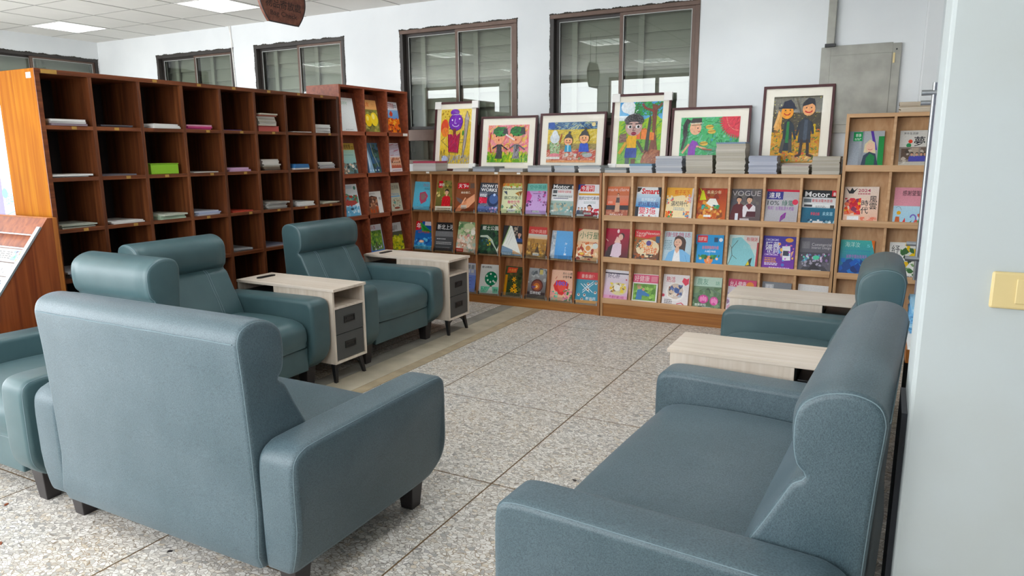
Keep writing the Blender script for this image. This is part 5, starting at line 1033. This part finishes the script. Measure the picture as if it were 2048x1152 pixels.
def art3(c):
    c.r(0,0,1,.45,'8a7a44','a08c4c').r(0,.4,1,.86,'d8b848','e4cc58').st(1,60,0,.45,1,.86,.2,20,.03,['e8d468','d0b040','f0e08a','c8b45c'])
    c.r(0,.82,1,1,'3f6a94').st(2,80,0,.82,1,1,.12,20,.02,['2f5a8c','6a94b4','c8d0a4','1f4a84','8ab0c4'],60).e(.08,.92,.07,'2a5ab0').e(.93,.93,.04,'e8d8a0')
    c.r(0,.3,1,.46,'8c7c48').st(3,40,0,.3,1,.46,.14,10,.03,['7a6a3c','9c8a50','a89458'])
    c.r(0,0,1,.3,'c8664c').st(4,80,0,.04,1,.32,.12,20,.03,['d07a64','b8503c','d89a84','c85a5c','e0b8a8']).r(0,0,1,.05,'e0a070')
    c.p([(.05,.5),(.28,.5),(.26,.18),(.08,.16)],'9cc08c').st(5,50,.07,.24,.26,.5,.05,60,.018,['3a7a4c','c8d8b0','e8e8d8','5a9a5c','c86a5c']).e(.17,.18,.11,'e08a94',.05).e(.16,.6,.1,'d4dce0',.13).e(.16,.7,.06,'e4eaee',.1).l([(.26,.46),(.3,.7)],.016,'b83a3c').r(.0,.08,.28,.14,'e8e4dc')
    for x, y, k, sh in ((.44,.54,.085,'3f9ac0'),(.76,.6,.095,'3a5ac0')):
        c.p([(x-.07,.26),(x-.06,.42),(x,.46),(x+.06,.42),(x+.08,.26)],sh) if sh!='3a5ac0' else c.p([(x-.1,.26),(x-.08,.46),(x,.5),(x+.08,.46),(x+.11,.26)],sh)
        c.e(x,y,k*1.12,'2a2220',k*1.5).e(x,y-.01,k,'f0b888',k*1.36).p([(x-k,y+.04),(x-k*.6,y+k*1.6),(x,y+k*2.1),(x+k*.6,y+k*1.6),(x+k,y+.04),(x,y+.07)],'4a4a4c').p([(x-.01,y+k*1.8),(x,y+k*2.7),(x+.05,y+k*2.6),(x+.03,y+k*1.8)],'4a4a4c')
        c.e(x-.03,y,.012,'2a2020').e(x+.03,y,.012,'2a2020').arc(x,y-.03,.035,.03,200,340,.012,'a83a2c').e(x-.05,y-.04,.018,'f09a84').e(x+.05,y-.04,.018,'f09a84')
    c.l([(.44,.44),(.44,.28)],.03,'a8d8e8').e(.84,.18,.1,'b4b8b8',.06).p([(.66,.18),(.8,.26),(.86,.22)],'8aa48c').sc(6,20,.34,.06,.7,.26,.02,.04,['b84a5c','e0b0a8','8a9a7c','d8d0c8'])
def art4(c):
    c.r(0,0,1,1,'7ab448','8cc450').r(0,.72,1,1,'6ab4e0','4a9ad4').e(.2,.92,.17,'eef2f4',.1).e(.3,.86,.14,'e4ecf0',.07).r(0,.7,.5,.78,'dfe8ea')
    c.p([(0,.62),(.1,.7),(.3,.6),(.6,.72),(.85,.8),(1,.7),(1,.4),(0,.4)],'a4c83c').st(1,60,0,.05,1,.7,.18,40,.04,['5aa044','6ab04c','94c850','4a9040'])
    c.st(2,70,.36,.78,1,1,.1,40,.05,['2f9a4c','1f8a44','4ab05c','3a7a3c'],60).p([(.76,.96),(.88,.94),(.86,.5),(.94,.2),(.72,.18),(.8,.5)],'7a4230').l([(.82,.84),(.6,.9),(.54,.96)],.05,'8a3c30').l([(.84,.86),(.98,.96)],.05,'7a4230').st(3,16,.76,.2,.9,.9,.2,85,.02,['6a3424','8c5440'],10)
    c.p([(.4,.4),(.4,.48),(.52,.52),(.52,.4)],'e8743c').p([(.54,.4),(.54,.56),(.62,.58),(.7,.52),(.84,.5),(.84,.38)],'ec8a44').l([(.54,.4),(.54,.56),(.7,.56),(.7,.4)],.012,'b84a24')
    c.p([(.62,.1),(.66,.44),(.7,.74),(.74,.78),(.76,.7),(.74,.5),(.72,.12)],'3f4440').l([(.72,.76),(.73,.86)],.012,'3f4440')
    c.p([(.56,.02),(.6,.14),(.8,.24),(1,.22),(1,.0)],'a86a4c').st(4,24,.6,.0,1,.22,.12,60,.03,['7a3c2c','c08a6c','8a4a34'])
    c.l([(.26,.42),(.06,.18)],.07,'d8a848').l([(.46,.36),(.6,.2)],.06,'5a5a4c').p([(.02,.34),(.04,.48),(.2,.5),(.2,.36)],'8a6a5c').st(5,8,.03,.36,.2,.48,.1,0,.014,['4a3a34','b89a8a'],6)
    c.p([(.22,.24),(.24,.46),(.44,.46),(.44,.26)],'e8b43c').p([(.18,.1),(.2,.26),(.46,.26),(.46,.1)],'2f4a9c').st(6,10,.2,.1,.46,.26,.1,85,.02,['3a5ab4','22387c'],8).r(.2,.0,.3,.1,'5a6a6c').r(.34,.0,.44,.08,'6a4a3c')
    c.e(.36,.6,.2,'c8a49c',.15).e(.36,.7,.22,'4c4a4c',.11)
    q = random.Random(4)
    for i in range(34):
        a = q.uniform(-.3, 3.44); c.arc(.36 + .2 * cos(a) * q.uniform(.5, 1), .69 + .1 * sin(a) * q.uniform(.4, 1.1), .035, .025, 0, 320, .012, q.choice(('2f2d30', '6a686a', '3a383a')), 6)
    c.p([(.2,.64),(.28,.68),(.44,.68),(.52,.64),(.52,.6),(.2,.6)],'c8a49c')
    for x in (.27, .46): c.e(x,.6,.055,'eee',.028).e(x+.01,.6,.028,'1f1c1c',.022).l([(x-.06,.645),(x+.05,.65)],.022,'2a2626')
    c.l([(.38,.6),(.34,.54),(.4,.54)],.012,'5a4444').e(.37,.49,.06,'8a2c44',.03).l([(.31,.49),(.43,.49)],.01,'c85a6c')
def art5(c):
    c.r(0,0,1,1,'3fae6a','58bc7c').st(1,110,0,0,1,1,.14,30,.04,['4ab874','2f9a58','6ac890','3a8a5c','74c0a0','5ac07c'],60)
    c.p([(.7,1),(.72,.8),(.82,.64),(.96,.58),(1,.58),(1,1)],'d8384c')
    for i in range(14):
        a = radians(180 + i * 7); c.p([(.98+.28*cos(a),.98+.4*sin(a)),(.98+.34*cos(a+.06),.98+.48*sin(a+.06)),(.98+.28*cos(a+.12),.98+.4*sin(a+.12))],'c82c40')
    c.arc(.98,.98,.2,.28,180,270,.014,'e88a7c').st(2,14,.78,.7,1,1,.08,50,.02,['e0505c','b82438'])
    c.p([(.1,.98),(.04,.82),(.06,.56),(.02,.26),(.06,.3),(.12,.6),(.12,.84),(.18,.92)],'2a2a2e').st(3,20,.04,.3,.14,.94,.14,82,.012,['1c1c20','4a4a50'],8)
    c.e(.26,.76,.1,'e8b494',.15).p([(.16,.84),(.2,.98),(.36,.98),(.36,.84),(.26,.88)],'3a3636').l([(.17,.86),(.36,.87)],.02,'d8d0b8').l([(.19,.82),(.35,.83)],.012,'8a7a5c').e(.3,.76,.012,'2a2020').l([(.31,.68),(.34,.69)],.012,'c04a3c')
    c.p([(.15,.1),(.16,.38),(.22,.5),(.3,.46),(.34,.36),(.28,.32),(.28,.1)],'8a4ab0').l([(.16,.4),(.06,.22)],.035,'e0b090').p([(.15,.0),(.14,.16),(.28,.16),(.29,.0)],'3a9ad8').l([(.3,.36),(.48,.3)],.03,'e0b090')
    for x, y in ((.5,.78),(.54,.68),(.42,.42)): c.e(x,y,.07,'d8b85c',.05).l([(x-.06,y),(x+.06,y+.02)],.012,'8a6a2c')
    c.p([(.36,.3),(.5,.22),(.74,.26),(.82,.36),(.66,.34),(.5,.32)],'5a9a7c').arc(.56,.36,.24,.1,190,340,.012,'2f6a4c').l([(.4,.3),(.56,.28)],.02,'a85a44')
    c.sc(5,16,.5,.05,1,.6,.02,.04,['2f8a5c','8ad0b0','4aa0a8'])
    for a, b in ((.62,.0),(.66,.0),(.7,.02)): c.arc(a,.1,.05,.4,0,80,.006,'2f4a3c',8)
def art6(c):
    c.r(0,.4,1,1,'4a4436','524c3c').st(1,70,0,.42,1,1,.12,50,.03,['3f3a2e','5c5440','443e34','6a6048'],60).sc(2,70,0,.45,1,1,.006,.014,['d8c86a','c8b84c','e0d490'])
    c.r(0,0,1,.46,'c8942c','d89c34').st(3,170,0,0,1,.5,.1,30,.035,['d8a42c','e0882c','b8a83c','4a8a44','e8b83c','a07a2c','3a6a3c','d07030'],70).sc(8,6,.1,.0,.9,.16,.03,.05,['3f9a5c','d86a3c'])
    # left figure
    c.p([(.22,.18),(.26,.6),(.34,.66),(.42,.6),(.44,.18)],'26303a').p([(.3,.3),(.31,.62),(.36,.62),(.37,.3)],'2f7a44').l([(.42,.58),(.5,.36)],.05,'2a3440').l([(.26,.34),(.22,.16)],.07,'4a4844').l([(.4,.34),(.42,.16)],.07,'4a4844').l([(.2,.14),(.14,.1)],.04,'e0a424').l([(.42,.14),(.52,.12)],.05,'e0a424')
    c.e(.3,.76,.13,'e89c44',.1).p([(.14,.82),(.2,.86),(.22,.92),(.36,.95),(.44,.88),(.46,.82)],'23283a').l([(.12,.83),(.48,.82)],.03,'23283a').arc(.3,.75,.06,.03,190,350,.022,'b82c24').e(.26,.79,.014,'1c1818').e(.36,.79,.014,'1c1818')
    c.p([(.12,.8),(.2,.72),(.2,.6),(.14,.48),(.04,.5),(.08,.6)],'dca45c').l([(.14,.76),(.06,.54)],.05,'e0b070').l([(.16,.6),(.2,.46)],.04,'d89a50')
    # right figure
    c.p([(.56,.3),(.58,.62),(.68,.68),(.8,.62),(.82,.3)],'343a44').p([(.66,.34),(.67,.64),(.74,.64),(.74,.34)],'4a5462').l([(.58,.6),(.52,.42)],.05,'30363f').l([(.8,.6),(.86,.44)],.05,'30363f').l([(.64,.34),(.62,.12)],.06,'3a3030').l([(.76,.34),(.78,.12)],.06,'3a3030').l([(.62,.12),(.54,.1)],.05,'4a2c20').l([(.78,.12),(.86,.1)],.05,'4a2c20')
    c.e(.74,.8,.13,'ecaa78',.1).p([(.6,.84),(.62,.9),(.72,.97),(.84,.95),(.88,.84),(.8,.88),(.7,.86)],'2a2c34').arc(.74,.78,.07,.03,195,345,.026,'c02c30').e(.69,.82,.014,'1c1818').e(.79,.82,.014,'1c1818')
    c.l([(.88,.56),(.9,.42)],.03,'d8b43c').e(.88,.56,.03,'c8a82c').r(.0,.0,1,.02,'a87a2c')
def picture(draw, label, x0, x1, ztop, corners, lean=8.0, border=0.062, mtop=None):
    w = x1 - x0; z0 = 1.2375; h = (ztop - z0) / cos(radians(lean)) + 0.01; fw = 0.02
    root = empty('framed_painting', ((x0 + x1) / 2, 5.868, z0)); root.rotation_euler = (-radians(lean), 0, 0)
    tag(root, label, 'framed picture', "children's paintings leaning above the shelves")
    for nm, b in (('frame_rail', (-w/2, w/2, 0, 0.022, h - fw, h)), ('frame_rail', (-w/2, w/2, 0, 0.022, 0, fw)), ('frame_rail', (-w/2, -w/2 + fw, 0, 0.022, fw, h - fw)), ('frame_rail', (w/2 - fw, w/2, 0, 0.022, fw, h - fw))):
        MB().box(*b).build(nm, 'frame_mahogany', root, bevel=0.002)
    MB().box(-w/2 + fw, w/2 - fw, 0.010, 0.014, fw, h - fw).build('mat_board', 'mat_cream', root)
    MB().box(-w/2 + fw, w/2 - fw, 0.0155, 0.02, fw, h - fw).build('backing', 'dark_board', root)
    aw, ah = w - 2 * fw - 2 * border, h - 2 * fw - 2 * border
    c = Cv(aw, ah, True); draw(c); c.build('artwork', root, 'crayon_paint', (0, 0.0095, fw + border))
    MB().box(-w/2 + fw, w/2 - fw, 0.003, 0.0045, fw, h - fw).build('glass', 'picture_glass', root)
    if corners:
        for sx in (-1, 1):
            for zz in (0, 1):
                a = -w/2 - 0.004 if sx < 0 else w/2 + 0.004 - 0.072
                z = -0.0 if zz == 0 else h + 0.004 - 0.072
                MB().box(a, a + 0.072, -0.004, 0.026, z, z + 0.072).build('corner_protector', 'white_plastic', root, bevel=0.004)
picture(art1, 'framed painting of a purple faced figure with a crimson body on yellow', -3.985, -3.50, 1.885, True, border=0.05)
picture(art2, 'framed painting of two green-haired children holding hands on pink', -3.455, -2.86, 1.733, False)
picture(art3, 'framed painting of two children with topknots beside a tall iced dessert', -2.832, -2.195, 1.745, False)
picture(art4, 'framed painting of a curly haired boy before a tree and a dark tower', -2.15, -1.632, 1.885, True, border=0.05)
picture(art5, 'framed painting of a girl with a long ponytail and a red sun on green', -1.622, -0.985, 1.755, False)
picture(art6, 'framed painting of two hatted figures standing in an orange field at night', -0.905, -0.392, 1.893, False)

# ================================================================== PILES OF MAGAZINES
pile_me = {}
def pile_mesh(w, d, t):
    k = (round(w, 3), round(d, 3), round(t, 4))
    if k not in pile_me:
        b = MB(); c = 0.0008
        b.box(-w/2 + 0.0015, w/2 - 0.0015, -d/2 + 0.0005, d/2 - 0.002, c, t - c, mi=1); b.box(-w/2, w/2, -d/2, d/2, 0, c); b.box(-w/2, w/2, -d/2, d/2, t - c, t); b.box(-w/2 + 0.002, w/2 - 0.002, d/2 - 0.002, d/2 - 0.0005, c, t - c)
        pile_me[k] = b.mesh('magazine', ['paper_cover', 'paper_cover'])
    return pile_me[k]
def pile(x, y, z, w, d, ts, cols, label, group, seed, rz=0.0, jit=0.004, top=None, name='magazine', cat='magazine'):
    q = random.Random(seed); n = len(ts)
    for i, t in enumerate(ts):
        jj = jit * (1.6 if i == n - 1 else 1)
        o = inst(pile_mesh(w, d, t), name, None, (x + q.uniform(-jj, jj), y + q.uniform(-jj, jj) * 0.6, z), (0, 0, rz + q.uniform(-1, 1) * jj * 5 + (pi if q.random() < 0.4 else 0)))
        o.color = hx(top if (top and i == n - 1) else q.choice(cols)); tag(o, label % FROMTOP[n - 1 - i] if '%s' in label else label, cat, group); z += t + 0.0002
    return z
FROMTOP = ['on top'] + [a + ' from top' for a in ('second', 'third', 'fourth', 'fifth', 'sixth', 'seventh', 'eighth', 'ninth', 'tenth', 'eleventh', 'twelfth', 'thirteenth', 'fourteenth', 'fifteenth', 'sixteenth', 'seventeenth', 'eighteenth', 'nineteenth', 'twentieth', 'last but one', 'last')]
def T_(h, t, seed):
    q = random.Random(seed); out = []
    while sum(out) < h: out.append(round(q.choice((t * 0.8, t, t * 1.25)), 4))
    return out
GREY = ['b4b8c0', 'a6abb6', 'c2c4c8', 'acb0ba']; BEI = ['bdb5a6', 'aea697', 'c9c2b4', 'b3aa98']; WHT = ['d2d0cc', 'c4c2be', 'dedcd8', 'b8b8ba']
ZT = 1.238
for k, (x0, x1, h, cols, d, lb, top, sd) in enumerate([
 (-4.075, -3.80, 0.075, WHT, 0.2, 'white magazine in the leftmost pile below the purple painting', 'b8405a', 11),
 (-3.62, -3.44, 0.016, WHT, 0.18, 'thin pale magazine lying left of the pink painting of two children', None, 12),
 (-3.40, -3.16, 0.040, GREY, 0.2, 'grey magazine in the low pile below the pink painting of two children', '8a8e90', 13),
 (-3.12, -2.87, 0.018, WHT, 0.19, 'thin whitish magazine in the flat pile below the pink painting', None, 14),
 (-2.83, -2.59, 0.042, GREY, 0.2, 'grey magazine in the pile left below the topknot painting', '9a9c9c', 15),
 (-2.57, -2.37, 0.048, GREY, 0.2, 'grey magazine in the middle pile below the topknot painting', 'a4b0ba', 16),
 (-2.345, -2.135, 0.044, WHT, 0.2, 'pale magazine in the last pile on the orange-brown shelf', '98a0a4', 17),
 (-2.105, -1.905, 0.034, WHT, 0.2, 'white magazine in the low pile left on the pale shelf', '7c8488', 18),
 (-1.89, -1.69, 0.062, ['c4ccd4', 'b8c0ca', 'd0d4d8'], 0.2, 'pale bluish magazine in the pile right below the curly boy painting', '6f9ab8', 19),
 (-1.67, -1.445, 0.132, GREY, 0.2, 'blue-grey magazine in the pile left below the ponytail painting', None, 20),
 (-1.425, -1.207, 0.130, BEI, 0.2, 'beige magazine in the pile directly left of the tallest pile', None, 21),
 (-1.192, -0.962, 0.225, BEI, 0.2, 'beige magazine in the tallest pile below the ponytail painting', '6a86a8', 22),
 (-0.945, -0.73, 0.132, ['a9aebf', 'b6bac8', '9ca1b2'], 0.2, 'lavender grey magazine in the pile left of the hatted figures painting', None, 23),
 (-0.705, -0.505, 0.060, BEI, 0.2, 'beige magazine in the low pile below the hatted figures painting', 'b8a49c', 24),
 (-0.495, -0.30, 0.122, BEI, 0.2, 'beige magazine in the rightmost pile of the pale oak shelf', None, 25)]):
    pile((x0 + x1) / 2, FY + 0.006 + d / 2, ZT, x1 - x0 - 0.008, d, T_(h, 0.0135, sd), cols, lb + ', %s', 'back issue pile %d on the shelf tops' % (k + 1), sd, jit=0.0035, top=top)
pile(0.15, FY + 0.12, 1.6665, 0.215, 0.19, T_(0.065, 0.012, 31), ['c8b8a0', 'b8a68c', 'd4c8b4'], 'tan magazine in the pile on the tall pale shelf, %s', 'pile on the tall shelf', 31, jit=0.006)

# ---- contents of the dark pigeonholes: (row, col, count, thickness, colours, description, width)
ORD = ['first', 'second', 'third', 'fourth', 'fifth', 'sixth', 'seventh', 'eighth']; ROW = ['top', 'second', 'third', 'fourth']
W_ = ['d8d6d2', 'c8c6c2', 'e2e0dc']; DK = ['4a4c56', '6a6870', '383a44']; MIX = ['c8c0b0', 'd8d4cc', '8a7a6c', 'b8b0a0', 'e0dcd4', '7a6a58']
for (r_, c_, n_, t_, cols, desc, w) in [
 (0,0,3,.012,W_ + ['8a7880'],'white',.2), (0,1,2,.006,DK,'dark',.2), (0,2,3,.010,W_,'white',.19), (0,3,3,.010,['e0d4d8','d8a8b8','c83a7c'],'pink edged',.19), (0,4,1,.006,['4a3a7c'],'purple',.17), (0,6,1,.005,W_,'thin white',.19), (0,7,7,.010,W_,'white',.18),
 (1,0,2,.008,W_,'wide white',.24), (1,1,1,.008,DK,'dark',.24), (1,3,1,.006,W_,'single white',.2), (1,4,2,.012,['d8d0d8','c8a0c0','d8d4dc'],'pale pink',.19), (1,5,7,.011,MIX,'mixed brown and white',.17), (1,6,4,.010,W_ + ['3a7ab0'],'white and blue',.17), (1,7,5,.010,W_ + ['a8a8ac'],'greyish white',.19),
 (2,0,3,.007,['8a9a84','b8bcae','6a7a68'],'greenish',.2), (2,1,2,.007,W_,'pale',.21), (2,2,3,.010,['a8bca4','d0d4c4','7aa090'],'pale green',.19), (2,3,3,.009,['b8c4e0','d8dce8','c8ccd8'],'bluish white',.2), (2,4,1,.010,['b8402c'],'red',.19), (2,5,5,.010,W_ + ['a8a49c'],'whitish',.19), (2,6,3,.011,W_,'white',.19), (2,7,2,.006,['c8c4a4','d8d4c0'],'cream',.18),
 (3,0,3,.012,['7a8a9a','c8c8cc','4a5a6a'],'grey',.18), (3,4,2,.009,['8a8a8c','a8a8aa'],'grey',.19), (3,5,2,.008,['6a6e80','b0b0b8'],'dark grey',.19), (3,6,2,.008,W_,'white',.19)]:
    q = random.Random(r_ * 9 + c_)
    pile(DX - 0.16 + q.uniform(-0.015, 0.03), DY0 + (c_ + 0.5) * (DY1 - DY0) / 8 + q.uniform(-0.02, 0.015), SHZ[r_] + 0.0005, 0.265, w, [t_ * q.uniform(0.85, 1.2) for _ in range(n_)], cols,
         ('%s magazine in the dark bookcase, %s row, %s cubby, ' % (desc, ROW[r_], ORD[c_])) + '%s', 'magazines in the %s row, %s cubby' % (ROW[r_], ORD[c_]), r_ * 31 + c_, jit=0.012, rz=q.uniform(-.08, .08))
# boxes in the pigeonholes
def cubby_box(r_, c_, col, w, h, label, name):
    y = DY0 + (c_ + 0.5) * (DY1 - DY0) / 8
    root = empty(name, (DX - 0.14, y, SHZ[r_])); tag(root, label, 'box')
    o = MB().box(-0.11, 0.11, -w / 2, w / 2, 0, h).build('body', 'paper_cover', root, bevel=0.003); o.color = hx(col)
    o = MB().box(-0.112, 0.112, -w / 2 - 0.002, w / 2 + 0.002, h, h + 0.006).build('lid', 'paper_cover', root, bevel=0.002); o.color = tuple(x * 0.8 for x in hx(col)[:3]) + (1,)
    return SHZ[r_] + h + 0.0065
cubby_box(1, 2, '8fc52c', 0.2, 0.062, 'lime green carton in the second row of the dark bookcase', 'carton')
zt = cubby_box(0, 5, 'd8645c', 0.2, 0.035, 'salmon pink flat carton under a pile in the top row of the dark bookcase', 'carton')
pile(DX - 0.14, DY0 + 5.42 * (DY1 - DY0) / 8, zt, 0.25, 0.17, [.011] * 8, MIX + ['a8604c'], 'mixed colour magazine stacked on the salmon pink carton, %s', 'pile on the pink carton', 77, jit=0.01)

# ---- newspapers in the rack
def np_draw(cols, seed):
    def f(c):
        q = random.Random(seed); c.r(0,0,1,1,'b8b6b2','c2c0bc'); x = 0.02
        while x < 0.95:
            w = q.uniform(.08, .2)
            if q.random() < .85: c.r(x,.12,min(.98,x+w),.88,q.choice(cols)); c.sc(int(x*100)+seed,6,x,.15,min(.98,x+w),.85,.02,.04,cols)
            else: c.tl(int(x*99),x,.7,min(.98,x+w),4,.16,'777')
            x += w + .015
    return f
rk = Vector((-4.0, 2.235, 0)); NPC = [['6aa884','8a9ac0','e0b84a','c8a8c8','5a5a5c'], ['c8b0a8','8a8a8c','d8d0cc'], ['5a6a7c','a8a8b0','4a4a50'], ['e0b43c','6a6a4c','e8d07a'], ['8a94a8','c86a5c','6a6c74'], ['9a9a9c','c0b8a8','5a5a5c'], ['7a8aa0','d0c8c0','b8605a']]
for k in range(6):
    for j in range(2):
        s = 0.188 + (k + 1) * 0.083; P = rk + p0 + dirv * s + nrm * -0.012
        magazine(np_draw(NPC[k], k * 7 + j), '%s newspaper in the %s slot of the slanted rack' % (('right hand', 'left hand')[j], ORD[k]), 'newspapers in the slanted rack', (rk.x - 0.275 - j * 0.5, P.y, P.z), 0, math.atan2(0.455, 0.61), 0, 0.46, 0.076, 0.010, 'newspaper', 'newspaper')

# ================================================================== SIGN, DOOR, DESK, BANNER
root = empty('hanging_sign', (-3.4, 3.42, 2.21), radians(90)); tag(root, 'brown wooden hanging sign with dark lettering cut by the top edge', 'sign')
half = spline([(0.122, 0.0), (0.162, 0.055), (0.186, 0.11), (0.190, 0.16), (0.18, 0.215), (0.155, 0.262), (0.122, 0.30)], 4, False)
outl = half + [(-x, z) for x, z in reversed(half)]
MB().prism(outl, 0, 0.022, 'xz').build('board', 'sign_wood', root, bevel=0.003)
rim = [(x, -0.001, z) for x, z in outl]
MB().tube(rim, 0.0035, 6, closed=True).build('rim', 'leg_dark', root, smooth=60)
c = Cv(0.36, 0.30); c.t(.10, .295, '物品寄放處', .14, '2a1c1a', .82, .02); c.t(.2, .13, 'Bag Check', .105, '3a2420', .62, .01); c.build('lettering', root)
for x in (-0.1, 0.1): MB().tube([(x, 0.011, 0.29), (x, 0.011, 0.638)], 0.004, 6).build('chain', 'black_metal', root, smooth=60)

root = empty('glass_door', (0.20, 3.85, 0)); tag(root, 'open frameless glass door with a long steel bar handle by the pillar', 'door')
MB().box(0, 0.010, 0, 0.85, 0.02, 2.35).build('pane', 'door_glass', root)
MB().box(-0.0012, -0.0002, 0.12, 0.78, 0.45, 1.76).build('painted_reflection', 'reflection_lavender', root)  # flat lavender colour stands in for the reflection on the edge-on glass
bar = lambda x, y, z0, z1, r: MB().tube([(x, y, z0), (x, y, z1)], r, 12)
bar(-0.024, 0.35, 0.742, 1.743, 0.0095).build('handle', 'steel_soft', root, smooth=60)
bar(0.036, 0.35, 0.742, 1.743, 0.0095).build('handle', 'steel_soft', root, smooth=60)
for z in (0.853, 1.695): MB().tube([(-0.078, 0.35, z), (0.04, 0.35, z)], 0.014, 12).build('bracket', 'steel_soft', root, smooth=60)
for z in (0.90, 1.66): MB().tube([(-0.07, 0.62, z), (-0.0, 0.62, z)], 0.013, 12).build('bracket', 'steel_soft', root, smooth=60)
MB().box(-0.006, 0.016, 0.0, 0.85, 0, 0.02).build('floor_rail', 'steel_soft', root)

root = empty('desk', (0.12, 2.86, 0)); tag(root, 'narrow desk with a pale top squeezed between the loveseat and the pillar', 'desk')
MB().box(0, 0.5, 0, 0.7, 0.682, 0.70).build('desktop', 'white_plastic', root, bevel=0.003)
MB().box(-0.003, 0.504, -0.004, 0.0, 0.65, 0.70).build('edge_band', 'rack_edge', root); MB().box(-0.003, 0.0, 0.0, 0.7, 0.65, 0.70).build('edge_band', 'rack_edge', root)
for x in (0.02, 0.45):
    for y in (0.02, 0.65): MB().box(x, x + 0.03, y, y + 0.03, 0, 0.682).build('leg', 'black_metal', root)
for i in range(13):
    q = random.Random(i); o = inst(pile_mesh(0.21, 0.29, 0.008), 'flyer', None, (0.236 + q.uniform(-.006, .006), 3.26 + q.uniform(-.012, .012), 0.7005 + i * 0.0083), (0, 0, q.uniform(-.04, .04)))
    o.color = hx(q.choice(('7fc0ea', '9ad0f0', '6ab0e0', 'b8def4'))); tag(o, 'pale blue flyer in the pile behind the right armchair, ' + FROMTOP[12 - i], 'flyer', 'pale blue flyers')

root = empty('banner', (-6.25, 3.0, 0)); tag(root, 'purple and white upright banner behind the end of the dark bookcase', 'banner')
MB().box(-0.42, 0.42, -0.09, 0.09, 0, 0.06).build('base', 'steel_soft', root, bevel=0.01)
MB().box(-0.4, 0.4, 0.006, 0.012, 0.06, 1.78).build('sheet', 'white_plastic', root)
MB().tube([(0, 0.03, 0.05), (0, 0.03, 1.79)], 0.008, 8).build('pole', 'steel_soft', root, smooth=60)
c = Cv(0.8, 1.72); c.r(0,0,1,1,'eceef2').r(0,0,.76,1,'5a52c0','6a60d0').e(.80,.62,.05,'5ab0e0').p([(.76,.7),(.84,.74),(.8,.66)],'8ab8e8'); c.l([(.76,.52),(1,.55)],.01,'5a94b8').t(.80,.57,'讀樂',.05,'5ab4d4',.14).e(.74,.44,.06,'8a80e0',.08).e(.7,.8,.05,'8ac0f0'); c.build('artwork', root, 'print', (0, 0.006, 0.06))

# ---- bits of dry leaf on the floor
for k, (x, y, s, lb, col) in enumerate([(-1.10, 2.655, 0.012, 'tiny black scrap on the floor between the loveseats', 'leg_dark'), (-2.19, 1.47, 0.012, 'tiny dark scrap beside the floor joint behind the near loveseat', 'leg_dark'), (-2.80, 1.215, 0.013, 'tiny brown leaf scrap near the bottom left corner', 'rack_wood'), (-3.105, 1.39, 0.014, 'tiny brown leaf scrap at the left edge near the joint', 'rack_wood')]):
    q = random.Random(k); P = [(s * q.uniform(.5, 1.2) * cos(a), s * 0.6 * q.uniform(.5, 1.2) * sin(a)) for a in [2 * pi * i / 8 for i in range(8)]]
    o = MB().prism(P, 0, 0.003, 'xy').build('leaf_scrap', col, None, loc=(x, y, 0.0)); o.rotation_euler = (0, 0, q.uniform(0, 3)); tag(o, lb, 'leaf scrap')
